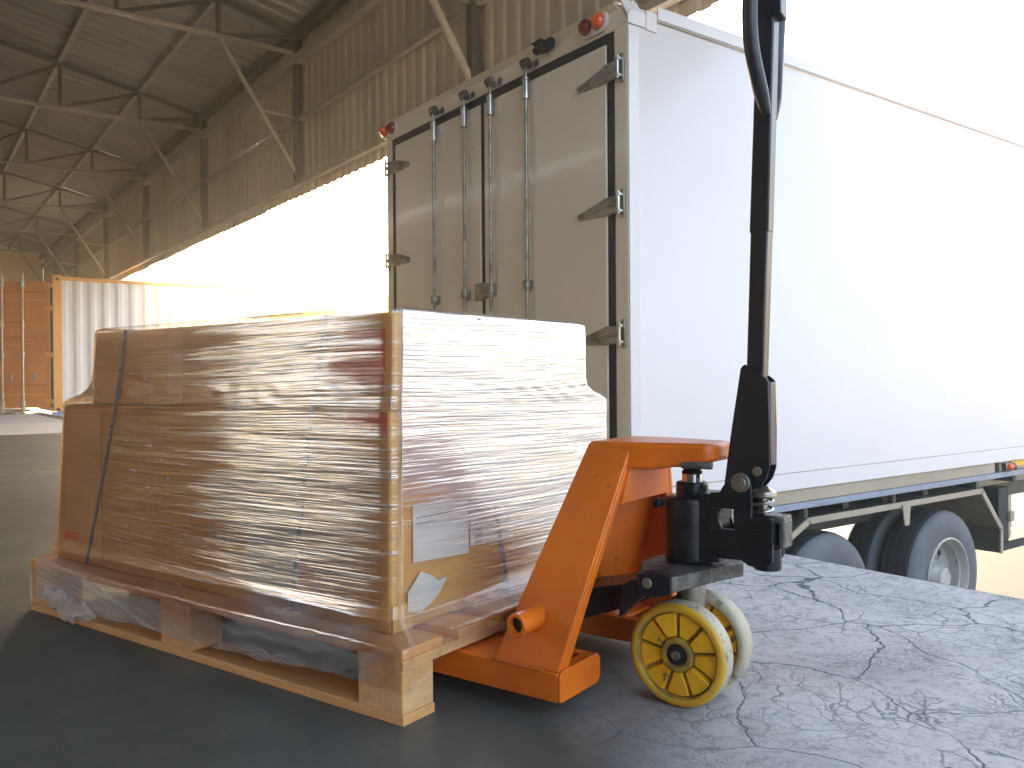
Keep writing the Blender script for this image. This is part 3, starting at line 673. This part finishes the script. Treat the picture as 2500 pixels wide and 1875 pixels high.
for u in (.37, .86):
    b = MB(); dbox(b, u-.045, u+.035, .0, .035, .80, .86); dbox(b, u-.03, u+.012, .02, .05, .70, .83); K('door_handle', b, M['dull_steel'], leaf)
for z in (.28, 1.27, 2.26, 2.75) :
    b = MB(); dbox(b, -.03, .14, .0, .028, z-.045, z+.045); K('hinge', b, M['cont_post'], leaf, bevel=.004)
b = MB()
for z in (1.74, 1.69, 1.60, 1.52, 1.46, 1.33, 1.28, 1.12):          # stencilled rows, too faint to read
    u = .17
    for (w1, gp_) in ((.05,.02),(.09,.03),(.08,.10)):
        dbox(b, u+.02, u+.02+w1, .001, .003, z, z+.028); u += w1+gp_
for z in (1.60, 1.40, 1.22, 1.06):
    u = .66
    for w1 in (.10, .05, .12): dbox(b, u, u+w1, .001, .003, z, z+.03); u += w1+.02
K('stencil_lettering', b, mat('stencil', (.38,.10,.02), .6, wear=(.68,.2,.03), wscale=25, wcut=.42), leaf, bevel=0, smooth=0)
# trailer under the container
b = MB(); b.box(CX+.3, CX+CL, CY+.8, CY+.95, -.3, .05); b.box(CX+.3, CX+CL, CY+1.5, CY+1.65, -.3, .05); K('chassis', b, M['steeldark'])
for x in (CX+1.6, CX+3.0):
    for y in (CY+.1, CY+2.05):
        b = MB(); b.lathe((x, y, YZ+.5), (0,1,0), [(0,.28),(0,.46),(.03,.5),(.27,.5),(.3,.46),(.3,.28)], 32); K('wheel', b, M['tread'], bevel=0)
b = MB(); b.box(CX+9, CX+9.15, CY+.7, CY+.85, YZ, -.3); b.box(CX+9, CX+9.15, CY+1.6, CY+1.75, YZ, -.3); K('landing_leg', b, M['steeldark'])
# blue bumper under its corner, and pale slabs for sunlit floor patches in front of it
bp = thing('dock_bumper', 'small blue dock bumper with yellow stripe below the far container corner', 'dock bumper', (CX, CY-.05, -.2))
b = MB(); b.box(CX-.02, CX+.20, CY-.04, CY+.16, -.20, .052); b.build('bumper_block', M['bumper_blue'], bp, off=(CX, CY-.05, -.2), bevel=.008)
b = MB(); b.box(CX+.0, CX+.19, CY-.043, CY-.0405, -.09, -.03); b.build('stripe', M['reflector'], bp, off=(CX, CY-.05, -.2))
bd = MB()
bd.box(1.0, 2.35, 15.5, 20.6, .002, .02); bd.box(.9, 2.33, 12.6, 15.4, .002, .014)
tag(bd.build('floor_sun_patches', M['sun_patch'], bevel=.004), 'pale slabs standing for sunlit patches of the dock floor in front of the far orange container', 'sun_patch')
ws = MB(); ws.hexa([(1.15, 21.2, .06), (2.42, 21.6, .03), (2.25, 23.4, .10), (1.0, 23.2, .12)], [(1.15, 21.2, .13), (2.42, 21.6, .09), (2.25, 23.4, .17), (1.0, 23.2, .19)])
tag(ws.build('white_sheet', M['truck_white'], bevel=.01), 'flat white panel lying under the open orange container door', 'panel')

# ================================================================= THE LOAD: pallet, cartons, film, straps
PA = R(18.27)
LO = (.775, 1.425, 0)
pal = thing('wooden_pallet', 'new pine pallet with block feet under the film wrapped cartons', 'pallet', LO, PA)
PQ, PP = .98, 1.475
def jit(a): return a+random.uniform(-.0015, .0015)
for q0, q1 in ((0, .092), (.444, .536), (.888, .98)):
    b = MB(); b.box(q0, q1, .0, PP, .0, .0195); b.build('bottom_board', M['wood'], pal, bevel=.0015)
    for p0, p1 in ((.002, .121), (.687, .811), (1.355, 1.473)):
        b = MB(); b.box(jit(q0+.001), q1-.002, p0, p1, .020, .105); b.build('block', M['wood2'], pal, bevel=.002)
    
for p0, p1 in ((.0, .122), (.686, .812), (1.353, PP)):
    b = MB(); b.box(0, PQ, p0, p1, .1055, .125); b.build('cross_board', M['wood2'], pal, bevel=.0015)
for q0, q1 in ((0, .12), (.165, .265), (.315, .415), (.43, .55), (.565, .665), (.715, .815), (.86, .98)):
    b = MB(); b.box(q0, q1, jit(0), PP, .1255, .146); b.build('deck_board', M['wood'], pal, bevel=.0015)

# cartons
def carton(name, label, b0, b1, z0, z1, m):        # b0,b1: (q0,q1,p0,p1) bottom / top
    r = thing(name, label, 'carton', LO, PA)
    b = MB(); q0, q1, p0, p1 = b0; Q0, Q1, P0, P1 = b1
    b.hexa([(q0,p0,z0),(q1,p0,z0),(q1,p1,z0),(q0,p1,z0)], [(Q0,P0,z1),(Q1,P0,z1),(Q1,P1,z1),(Q0,P1,z1)])
    b.build('box_shell', m, r, bevel=.006); return r
c1 = carton('cardboard_carton', 'large lower brown carton standing on the pallet inside the film', (.056,.936,.086,1.438), (.056,.936,.082,1.385), .1465, .600, M['card'])
c2 = carton('cardboard_carton', 'shorter upper brown carton stacked on top inside the film', (.060,.812,.078,1.236), (.060,.812,.074,1.214), .601, .800, M['card'])
def patch(par, name, m, pts, axis, at, th=.0012):   # flat patch on a face: axis 'q' -> plane q=at, pts (p,z); 'p' -> plane p=at, pts (q,z)
    b = MB(); b.prism(pts, 0 if axis == 'q' else 1, at-th, at); return b.build(name, m, par, smooth=0)
patch(c2, 'printed_panel', M['red_print'], [(.095,.765),(.21,.77),(.265,.70),(.262,.64),(.10,.632)], 'q', .0595)
patch(c1, 'printed_panel', M['red_print'], [(.088,.597),(.20,.597),(.215,.56),(.088,.552)], 'q', .0555)
patch(c1, 'printed_panel', M['red_print'], [(.155,.192),(.36,.165),(.362,.275),(.33,.26),(.27,.215)], 'q', .0555)
patch(c1, 'printed_panel', M['red_print'], [(1.30,.21),(1.39,.205),(1.385,.235),(1.31,.232)], 'q', .0555)
patch(c1, 'printed_panel', mat('cream_glare', (.70,.62,.50), .6), [(.30,.53),(.44,.50),(.52,.40),(.55,.27),(.53,.18),(.40,.17),(.37,.28),(.36,.45)], 'q', .0555)  # reflected glare painted as a cream patch, not print
patch(c1, 'flap_panel', M['card2'], [(1.18,.17),(1.385,.17),(1.36,.585),(1.18,.585)], 'q', .0556)  # paler cardboard area for the overlapped flap
patch(c2, 'tape', M['card2'], [(.80,.61),(.86,.61),(.86,.79),(.80,.79)], 'q', .0596)
patch(c1, 'paper_label', M['paper'], [(.118,.283),(.302,.272),(.302,.398),(.118,.404)], 'p', .0800)
patch(c1, 'paper_label', M['paper'], [(.308,.286),(.475,.277),(.475,.392),(.308,.402)], 'p', .0800)
b = MB()
for k in range(7):
    for (a, c) in ((.320,.350),(.392,.425),(.432,.462)):
        z = .378-k*.0145-(a-.3)*.05; b.box(a+random.uniform(0,.004), c-random.uniform(0,.008), .0778, .0787, z, z+.004)
for k in range(2): b.box(.13, .24-k*.05, .0778, .0787, .372-k*.012, .375-k*.012)
b.build('faint_print', M['ink'], c1, smooth=0)
tp = MB(); random.seed(3)
pts = [(.10,.185),(.135,.175),(.175,.190),(.20,.205),(.225,.235),(.195,.232),(.178,.245),(.14,.262),(.118,.24),(.10,.225)]
tp.prism(pts, 1, .0775, .0785); tp.build('torn_tape', M['paper'], c1, smooth=0)
patch(c1, 'tape', M['card2'], [(.058,.150),(.115,.150),(.115,.205),(.058,.205)], 'p', .0815)

# blue straps round the cartons
def strap(label, pts, wid):
    b = MB(); pts = [Vector(p) for p in pts]
    for i in range(len(pts)-1):
        a, c = pts[i], pts[i+1]; ax = wid[i]
        t_ = Vector((0,.0065,0)) if ax == 'p' else Vector((.0065,0,0))
        nn = {'fq': Vector((-.0012,0,0)), 'fp': Vector((0,-.0012,0)), 'top': Vector((0,0,.0012))}[('top' if abs(a.z-c.z) < .01 else ('fq' if ax == 'p' else 'fp'))]
        b.hexa([a-t_, a+t_, a+t_+nn, a-t_+nn], [c-t_, c+t_, c+t_+nn, c-t_+nn])
    o = b.build('packing_strap', M['strap'], smooth=0); o.location = LO; o.rotation_euler = (0,0,PA)
    tag(o, label, 'strap', 'blue straps round the cartons')
strap('blue strap down the left part of the long carton face', [(.0542,1.262,.150),(.0542,1.10,.598),(.0575,1.055,.801),(.813,1.055,.801)], 'ppp')
strap('blue strap down the long carton face close to the near corner', [(.0542,.386,.150),(.0542,.315,.598),(.0575,.268,.801),(.813,.268,.801)], 'ppp')
strap('blue strap over the paper label on the short carton face', [(.455,.0800,.150),(.368,.0778,.50),(.355,.0760,.598),(.335,.0715,.801),(.335,1.21,.801)], 'qqqq')

# stretch film
zprof = [(.812,(.085,.795,.10,1.195)),(.8135,(.072,.805,.088,1.206)),(.806,(.0555,.818,.0715,1.219)),(.79,(.0535,.819,.0705,1.221)),(.70,(.0535,.819,.071,1.231)),(.665,(.0525,.822,.0715,1.240)),
 (.645,(.051,.832,.072,1.258)),(.628,(.0505,.862,.0725,1.30)),(.615,(.050,.915,.0735,1.365)),(.606,(.050,.938,.0745,1.390)),(.598,(.0505,.942,.075,1.394)),
 (.57,(.0515,.9425,.0755,1.396)),(.30,(.0515,.9425,.0765,1.432)),(.20,(.051,.943,.077,1.446)),(.178,(.046,.945,.07,1.449)),(.162,(.028,.955,.040,1.456)),
 (.150,(.003,.980,.002,1.474)),(.142,(-.005,.986,-.006,1.480)),(.12,(-.0055,.987,-.0065,1.481)),(.04,(-.0055,.987,-.0065,1.481))]
def prof_at(z):
    for (za, a), (zb, c) in zip(zprof[1:], zprof[2:]):
        if za >= z >= zb:
            k = (za-z)/(za-zb); return [x+(y-x)*k for x, y in zip(a, c)]
    return list(zprof[-1][1])
def ring(q0, q1, p0, p1, n_):
    rad = .02; out = []
    # walk: along p on the q0 face, then q on the p1 face, back, with small rounded corners
    cs = [((q0+rad, p0+rad), math.pi*1.5, math.pi), ((q0+rad, p1-rad), math.pi, math.pi/2), ((q1-rad, p1-rad), math.pi/2, 0), ((q1-rad, p0+rad), 0, -math.pi/2)]
    for ci, (c, a0, a1) in enumerate(cs):
        for k in range(6):
            a = a0+(a1-a0)*k/5; out.append((c[0]+rad*math.cos(a), c[1]+rad*math.sin(a), math.cos(a), math.sin(a)))
        nc_, na = cs[(ci+1) % 4][0], cs[(ci+1) % 4][1]
        a = a1; s0 = (c[0]+rad*math.cos(a), c[1]+rad*math.sin(a)); s1 = (nc_[0]+rad*math.cos(na), nc_[1]+rad*math.sin(na))
        m_ = n_ if ci % 2 == 0 else int(n_*.75)
        for k in range(1, m_): out.append((s0[0]+(s1[0]-s0[0])*k/m_, s0[1]+(s1[1]-s0[1])*k/m_, math.cos(a), math.sin(a)))
    return out
zs = []
z = .8135
while z > .178: zs.append(z); z -= .0042
while z > .040: zs.append(z); z -= .0035
vs = []; uvs = []; NR = None
for zi, z in enumerate(zs):
    rg = ring(*prof_at(z), 90); NR = len(rg); acc = 0; last = None
    for i, (q, p, nq, np_) in enumerate(rg):
        if last: acc += math.hypot(q-last[0], p-last[1])
        last = (q, p)
        flare = 1 if z < .178 else (.8 if .606 < z < .66 else 0)
        lowk = .35 if z < .15 else .6
        d = lowk*(.0016*noise.noise(Vector((q*4, p*4, z*55)))+.0028*noise.noise(Vector((q*3+7, p*3, z*16))))
        d += (.0012 if z < .15 else flare*.0018)*noise.noise(Vector((q*22+z*30, p*22-z*30, z*20)))
        # slack film between the box foot and the pallet edge on the sides
        zz_ = z
        if z < .16:
            lim = .062+.016*noise.noise(Vector((q*5, p*3.2, 3)))+.006*noise.noise(Vector((q*25, p*25, 8)))
            if nq < -.7: lim -= .014*min(1, max(0, (p-.25)*3))
            if np_ < -.7: lim += min(.055, max(0, q-.02)*.5)
            if np_ > .7: lim = .018  # far end dropped low to keep light out from under the load
            k = (.16-z)/(.16-zs[-1]); zz_ = .16-(.16-lim)*k
        vs.append((q+nq*(d+.001), p+np_*(d+.001), zz_))
        slant = .012*math.sin(acc*2.1)+.02*noise.noise(Vector((acc*.9, 0, z*2)))
        if z < .178: slant += (.178-z)*.6*math.sin(acc*1.3+1)
        uvs.append((5-q if np_ < -.7 and i > NR*.5 else min(acc, 3.9), zz_+slant+ (0 if zz_ > .17 else .0)))
    acc = 0
fs = []
for j in range(len(zs)-1):
    for i in range(NR):
        k = (i+1) % NR; fs.append((j*NR+i, j*NR+k, (j+1)*NR+k, (j+1)*NR+i))
me = bpy.data.meshes.new('stretch_film'); me.from_pydata(vs, [], fs); me.update()
ul = me.uv_layers.new(name='wrap')
for lp in me.loops: ul.data[lp.index].uv = uvs[lp.vertex_index]
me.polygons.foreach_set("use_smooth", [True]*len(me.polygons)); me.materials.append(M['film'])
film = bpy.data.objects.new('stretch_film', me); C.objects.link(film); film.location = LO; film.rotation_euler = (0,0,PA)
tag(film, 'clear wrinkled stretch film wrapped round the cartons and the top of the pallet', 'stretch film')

# loose bunched tail of film on the near side of the pallet
tb = MB(); vs = []; fs = []; nn_ = 60; mm_ = 14
for i in range(nn_+1):
    f_ = i/nn_; p = 1.385-.30*f_; zc = .066-.028*f_+.006*math.sin(f_*9); rad = .006+.024*math.sin(math.pi*min(1, f_*1.05))**.7
    for k in range(mm_):
        a = 2*math.pi*k/mm_; nz = noise.noise(Vector((f_*9, math.cos(a)*1.3, math.sin(a)*1.3)))*.65+noise.noise(Vector((f_*26, math.cos(a)*3, math.sin(a)*3)))*.5
        rr_ = rad*(1+nz); vs.append((-.010-.006+rr_*.45*math.cos(a), p, zc+rr_*math.sin(a)))
for i in range(nn_):
    for k in range(mm_):
        k2 = (k+1) % mm_; fs.append((i*mm_+k, i*mm_+k2, (i+1)*mm_+k2, (i+1)*mm_+k))
tb.add(vs, fs); tm = bpy.data.materials.new('bunched_film'); tm.use_nodes = True; tt = tm.node_tree; pp = tt.nodes["Principled BSDF"]
pp.inputs['Base Color'].default_value = (.72,.66,.62,1); pp.inputs['Roughness'].default_value = .3; pp.inputs['Alpha'].default_value = .38; pp.inputs['Specular IOR Level'].default_value = .7
tl_ = tb.build('film_tail', tm, film, smooth=25)
uvt = tl_.data.uv_layers.new(name='wrap')
for lp in tl_.data.loops:
    co = tl_.data.vertices[lp.vertex_index].co; uvt.data[lp.index].uv = (4.3+co.y, .9+co.z*.4)

# ================================================================= PALLET JACK   local frame: x=q (across), y=-u (along the forks), z
jack = thing('pallet_jack', 'orange hand pallet jack with black pump handle and yellow wheels under the pallet', 'pallet jack', LO, PA)
QC = .4625
def mirror(q, far): return 2*QC-q if far else q
def J(name, mb, m, parent=None, bevel=.003, **k): return mb.build(name, m, parent or jack, bevel=bevel, **k)
for far in (0, 1):
    a, c = sorted((mirror(.178, far), mirror(.333, far)))
    b = MB()
    b.box(a+.006, c-.006, -.160, 1.26, .090, .0985)                       # top plate
    b.box(a, a+.007, -.234, 1.26, .040, .0965); b.box(c-.007, c, -.234, 1.26, .040, .0965)    # side flanges
    b.box(a+.007, c-.007, -.234, -.208, .090, .0975)                      # rim before the end plate
    b.box(a+.007, a+.02, -.208, -.160, .090, .0975); b.box(c-.02, c-.007, -.208, -.160, .090, .0975)
    fk = J('fork', b, M['orange'], bevel=.002)
    b = MB(); b.prism([(a, .045), (a+.005, .040), (c-.012, .040), (c-.001, .052), (c-.001, .088), (c-.010, .1005), (a+.012, .1005), (a, .09)], 1, -.241, -.2345)
    J('end_plate', b, M['orange'], fk, bevel=.0015)
    b = MB(); b.box(a+.02, c-.02, .98, 1.06, .012, .075); J('load_roller', b, M['rubber'], fk)
    # leg: inclined plate leaning to the centre
    def lp(q): return mirror(q, far)
    t_ = .014
    o_ = [(lp(.181), -.080, .097), (lp(.181), -.234, .097), (lp(.366), -.293, .512), (lp(.366), -.197, .526)]
    i_ = [(lp(.181+t_), -.080, .097), (lp(.181+t_), -.234, .097), (lp(.366+t_), -.293, .512), (lp(.366+t_), -.197, .526)]
    b = MB(); b.hexa(o_, i_)
    b.hexa([(lp(.195), -.2335, .097), (lp(.222), -.2335, .097), (lp(.222), -.2245, .097), (lp(.195), -.2245, .097)],
           [(lp(.380), -.2925, .512), (lp(.395), -.2925, .512), (lp(.395), -.2835, .512), (lp(.380), -.2835, .512)])
    leg = J('leg', b, M['orange'], bevel=.003)
    b = MB(); b.lathe((lp(.150), -.157, .184), (1 if not far else -1, 0, 0), [(.012,.0145),(0,.0155),(0,.021),(.002,.0225),(.075,.0225),(.078,.026)], 28, cap=False)
    J('tube_stub', b, M['orange'], leg, bevel=0)
    b = MB(); b.cyl((lp(.163), -.157, .184), (lp(.166), -.157, .184), .0155, n=20); J('tube_bore', b, M['rubber'], leg, bevel=0)
    b = MB(); b.box(min(lp(.175), lp(.20)), max(lp(.175), lp(.20)), -.20, -.075, .094, .1005); J('weld_bead', b, M['orange_worn'], leg, bevel=.004)
# head: bridging trough that bears on the ram
b = MB()
hp = [(.366,-.195,.480),(.366,-.300,.473),(.374,-.330,.474),(.405,-.445,.492),(.420,-.455,.493),(.505,-.455,.493),(.520,-.445,.492),(.551,-.330,.474),(.559,-.300,.473),(.559,-.195,.480)]
b.add([p for p in hp]+[(x, y, .5305) for x, y, z in hp], [tuple(range(9,-1,-1)), tuple(range(10,20))]+[(i, (i+1) % 10, (i+1) % 10+10, i+10) for i in range(10)])
head = J('head', b, M['orange'], bevel=.009, seg=3)
b = MB(); b.cyl((.395, -.395, .487), (.41, -.455, .487), .0075, n=14); b.box(.43, .50, -.42, -.36, .478, .494); J('head_pin', b, M['grimy'], head)
b = MB(); b.hexa([(.350, -.285, .405), (.575, -.285, .405), (.575, -.278, .405), (.350, -.278, .405)], [(.375, -.292, .478), (.550, -.292, .478), (.550, -.285, .478), (.375, -.285, .478)])
J('cross_plate', b, M['orange'], bevel=.002)
b = MB()  # curved back plate between the legs
prf = [(-.120, .145), (-.135, .17), (-.165, .24), (-.200, .32), (-.235, .40), (-.262, .475)]
vs = []; fs = []
for (yy, zz_) in prf:
    k = (zz_-.097)/(.51-.097); h = .188+.180*k
    for m_ in range(9):
        f_ = m_/8; q = h+(2*QC-2*h)*f_; vs.append((q, yy+.03*math.sin(math.pi*f_), zz_))
for j in range(len(prf)-1):
    for i in range(8): fs.append((j*9+i, j*9+i+1, (j+1)*9+i+1, (j+1)*9+i))
b.add(vs, fs); bpn = J('back_plate', b, M['orange'], bevel=0); s_ = bpn.modifiers.new('s', 'SOLIDIFY'); s_.thickness = .006
# torsion link
b = MB(); b.hexa([(.385, -.30, .195), (.54, -.30, .195), (.54, -.30, .240), (.385, -.30, .240)], [(.385, -.02, .085), (.54, -.02, .085), (.54, -.02, .175), (.385, -.02, .175)])
b.box(.26, .66, -.10, -.05, .105, .150)
J('lift_link', b, M['black'])
# axle plate with lug, column
b = MB(); b.prism([(.307,-.350),(.307,-.414),(.45,-.452),(.52,-.475),(.575,-.455),(.605,-.41),(.61,-.36),(.58,-.31),(.46,-.298),(.40,-.30)], 2, .249, .280)
J('axle_plate', b, M['grimy'], bevel=.003)
b = MB(); b.prism([(-.350,.235),(-.340,.283),(-.372,.288),(-.414,.279),(-.414,.248),(-.385,.238)], 0, .302, .320); b.prism([(-.29,.18),(-.35,.235),(-.36,.283),(-.30,.25)], 0, .318, .345)
lug = J('link_lug', b, M['black'])
b = MB(); b.cyl((.303, -.364, .264), (.298, -.364, .264), .010, n=18); b.cyl((.320, -.364, .264), (.60, -.364, .235), .009, n=10); J('pin', b, M['steel'], lug, bevel=.001)
b = MB(); b.cyl((QC, -.385, .10), (QC, -.385, .2495), .030, n=28); b.cyl((.395, -.385, .1045), (.53, -.385, .1045), .014); J('steering_column', b, M['dull_steel'], bevel=.002)
# pump body, ram
b = MB(); b.lathe((QC, -.382, .281), (0,0,1), [(0,.046),(.006,.052),(.125,.053),(.132,.052),(.136,.046)], 40)
b.box(.425, .50, -.46, -.40, .292, .428)
b.lathe((QC, -.388, .415), (0,0,1), [(0,.033),(.030,.033),(.032,.030),(.033,.021)], 32)
b.cyl((.398, -.335, .405), (.415, -.34, .405), .010, n=12)
pump = J('pump_body', b, M['black'], bevel=.003)
b = MB(); b.cyl((QC, -.388, .447), (QC, -.388, .463), .0205, n=28); J('ram', b, M['chrome'], pump, bevel=0)
b = MB(); b.lathe((QC, -.388, .4635), (0,0,1), [(0,.021),(.004,.0215),(.010,.016),(.02,.011)], 24); J('ram_cap', b, M['black'], pump, bevel=0)
# pump linkage cheeks
ck = [(-.442,.432),(-.463,.434),(-.468,.444),(-.483,.462),(-.492,.470),(-.504,.4745),(-.515,.473),(-.524,.463),(-.5265,.450),(-.527,.409),(-.531,.396),(-.539,.389),(-.548,.3885)]
ck_lo = [(-.565,.388),(-.569,.382),(-.567,.306),(-.560,.298),(-.548,.295),(-.530,.293),(-.520,.294),(-.506,.303),(-.470,.302),(-.442,.300)]
full = ck+ck_lo
# cheek with its window: outline split in pieces round the hole
hole = [(-.456,.390),(-.468,.402),(-.491,.402),(-.491,.363),(-.466,.361)]
def cheek(q0, q1):
    b = MB()
    b.prism([(-.442,.402),(-.442,.432),(-.463,.434),(-.468,.444),(-.483,.462),(-.492,.470),(-.504,.4745),(-.515,.473),(-.524,.463),(-.5265,.450),(-.527,.402)], 0, q0, q1)
    b.prism([(-.442,.402),(-.468,.402),(-.456,.390),(-.466,.361),(-.442,.361)], 0, q0, q1)
    b.prism([(-.491,.402),(-.527,.402),(-.527,.3885),(-.539,.3885),(-.569,.3885),(-.569,.361),(-.491,.361)], 0, q0, q1)
    b.prism([(-.442,.361),(-.569,.361),(-.567,.306),(-.560,.298),(-.548,.295),(-.530,.293),(-.520,.294),(-.506,.303),(-.470,.302),(-.442,.300)], 0, q0, q1)
    return b
for q0, q1 in ((.424, .436), (.490, .502)):
    J('linkage_cheek', cheek(q0, q1), M['black'], pump, bevel=.0015)
b = MB(); b.cyl((.463, -.545, .283), (.463, -.545, .33), .027, n=22); b.cyl((.463, -.545, .33), (.463, -.545, .393), .030, n=22); b.box(.437, .489, -.56, -.50, .30, .352)
J('pump_cylinder', b, M['black'], pump, bevel=.004)
b = MB(); b.box(.44, .49, -.587, -.574, .33, .385); b.box(.44, .49, -.586, -.55, .379, .392); J('valve_bracket', b, M['grimy'], pump, bevel=.004)
# return spring
b = MB(); b.lathe((.463, -.538, .425), (0,0,1), [(0,.020),(.003,.025),(.012,.025),(.015,.020),(.021,.012)], 24); b.cyl((.463, -.538, .385), (.463, -.538, .428), .0085, n=14)
sp = J('spring_cap', b, M['steel'], pump, bevel=.001)
b = MB(); b.tube([(.463+.018*math.cos(a), -.538+.018*math.sin(a), .389+.038*a/(2*math.pi*2.3)) for a in [i*.22 for i in range(int(2*math.pi*2.3/.22)+1)]], .0032, n=8)
J('return_spring', b, M['steel'], sp, bevel=0)
# handle base channel
hb = MB()
pl = [(-.461,.436),(-.466,.442),(-.482,.556),(-.502,.680),(-.510,.688),(-.553,.660),(-.558,.654),(-.560,.558),(-.559,.484),(-.552,.463),(-.540,.447),(-.529,.442),(-.510,.443)]
hb.prism(pl, 0, .4375, .4435); hb.prism(pl, 0, .4755, .4815); hb.box(.4435, .4755, -.560, -.554, .490, .652)
hbo = J('handle_base', hb, M['black_tube'], bevel=.002)
b = MB(); b.cyl((.412, -.507, .456), (.513, -.507, .456), .0125, n=24); b.cyl((.418, -.507, .456), (.424, -.507, .456), .019, n=24)
b.cyl((.433, -.535, .478), (.491, -.535, .478), .0090, n=20); J('pivot_pin', b, M['dull_steel'], hbo, bevel=.001)
# handle bar
hn = MB()
hn.hexa([(.445,-.508,.60),(.480,-.508,.60),(.480,-.542,.60),(.445,-.542,.60)], [(.445,-.521,.955),(.480,-.521,.955),(.480,-.556,.955),(.445,-.556,.955)])
hn.hexa([(.4445,-.5185,.945),(.4805,-.5185,.945),(.4805,-.5565,.945),(.4445,-.5565,.945)], [(.4445,-.541,1.50),(.4805,-.541,1.50),(.4805,-.575,1.50),(.4445,-.575,1.50)])
hbar = J('handle_bar', hn, M['black_tube'], bevel=.004)
b = MB(); b.cyl((.4625, -.548, 1.21), (.4625, -.548, 1.62), .006, n=8)
for s in (-1, 1):
    pts = []
    for (dq, yy, z) in ((.018,-.556,1.172),(.030,-.553,1.195),(.052,-.549,1.24),(.070,-.545,1.29),(.079,-.545,1.34),(.080,-.548,1.40),(.072,-.552,1.46),(.050,-.556,1.515),(.022,-.558,1.54),(.0,-.559,1.545)):
        pts.append((QC+s*dq, yy, z))
    # smooth the polyline
    P2 = []
    for i in range(len(pts)-1):
        p0, p1_, p2_, p3 = [Vector(pts[max(0, min(len(pts)-1, i+k))]) for k in (-1, 0, 1, 2)]
        for k in range(5):
            t = k/5; P2.append(.5*((2*p1_)+(-p0+p2_)*t+(2*p0-5*p1_+4*p2_-p3)*t*t+(-p0+3*p1_-3*p2_+p3)*t**3))
    P2.append(Vector(pts[-1]))
    rr_ = [.008+.0065*min(1, i/7) for i in range(len(P2))]
    b = MB(); b.tube(P2, rr_, n=18); J('grip', b, M['grip'], hbar, bevel=0)
b = MB(); b.box(.442, .483, -.585, -.532, 1.36, 1.50); J('grip_housing', b, M['black_tube'], hbar)
# steer wheels
def steer_wheel(q, flip):
    wr = bpy.data.objects.new('wheel', None); C.objects.link(wr); wr.parent = jack; wr.location = (q, -.385, .1045)
    s = -1 if flip else 1
    RW = .1045; wd = .050
    b = MB(); b.lathe((-s*0,0,0), (s,0,0), [(.0,.088),(-.002,.096),(.002,.101),(.006,.1035)], 72, cap=False)
    b.build('side_band', M['wheel_pu'], wr, smooth=60)
    b = MB(); b.lathe((0,0,0), (s,0,0), [(.006,.1035),(.010,RW),(wd-.010,RW),(wd-.006,.1035),(wd-.002,.101),(wd+.002,.096),(wd,.088)], 72, cap=False)
    b.build('tyre', M['wheel_tread'], wr, smooth=60)
    b = MB(); b.lathe((0,0,0), (s,0,0), [(.0,.088),(.003,.0855),(.016,.084),(.019,.082),(.020,.036),(.004,.034),(.0015,.031),(.0015,.024),(.006,.022),(.012,.0205),(.014,.0)], 72, cap=False)
    b.lathe((0,0,0), (s,0,0), [(wd,.088),(wd-.003,.0855),(wd-.016,.084),(wd-.019,.082),(wd-.020,.036),(wd-.004,.034),(wd-.0015,.031),(wd-.0015,.022),(wd-.014,.0)], 72, cap=False)
    hub = b.build('rim', M['wheel_grime'], wr, smooth=30)
    for k in range(9):       # raised wedge blocks between the grimy channels
        for xx, ss in ((0, s), (s*wd, -s)):
            a0 = 2*math.pi*k/9+.18; wdg = 2*math.pi/9; bb = MB()
            lo = []; hi = []
            for (r_, f0, f1) in ((.0365, .13, .87), (.060, .075, .925), (.0835, .05, .95)):
                lo.append((r_, a0+wdg*f0, a0+wdg*f1))
            ring_ = [(r_, x0) for (r_, x0, _) in lo]+[(lo[2][0], lo[2][1]+(lo[2][2]-lo[2][1])*t) for t in (.33, .66)]+[(r_, x1) for (r_, _, x1) in reversed(lo)]
            alt = .004 if k % 2 else .0085
            base = [(xx+ss*.0195, r_*math.cos(a), r_*math.sin(a)) for r_, a in ring_]
            topc = [(xx+ss*(alt+.004*((a-a0)/wdg)), (r_*.985+.0012)*math.cos(a0+wdg*.5+(a-a0-wdg*.5)*.94), (r_*.985+.0012)*math.sin(a0+wdg*.5+(a-a0-wdg*.5)*.94)) for r_, a in ring_]
            n_ = len(ring_)
            bb.add(base+topc, [tuple(range(n_)), tuple(range(n_, 2*n_))]+[(i, (i+1) % n_, (i+1) % n_+n_, i+n_) for i in range(n_)])
            bb.build('spoke_web', M['wheel_yellow'], wr, bevel=.0018)
    b = MB(); b.cyl((s*.002,0,0), (s*.014,0,0), .0195, n=28); b.build('bearing', M['rubber'], wr, bevel=.001)
    b = MB(); b.cyl((-s*.003,0,0), (s*.010,0,0), .0095, n=24); b.build('axle_bolt', M['dull_steel'], wr, bevel=.0012)
    wr.rotation_euler = (.35 if flip else 0, 0, 0)
    return wr
steer_wheel(.383, 0)
steer_wheel(.542, 1)

# ================================================================= HAZE: warm air volume added to stand in for the golden glow
hz = MB(); hz.box(-150, 170, -150, 190, YZ-1, 9.5)
hm = bpy.data.materials.new('warm_glow_haze'); hm.use_nodes = True; t = hm.node_tree; t.nodes.remove(t.nodes["Principled BSDF"])
pv = node(t, "ShaderNodeVolumePrincipled"); pv.inputs['Color'].default_value = (1, .82, .58, 1); pv.inputs['Density'].default_value = .016; pv.inputs['Anisotropy'].default_value = .5
t.links.new(pv.outputs[0], t.nodes["Material Output"].inputs['Volume'])
tag(hz.build('haze', hm, smooth=0), kind='stuff')
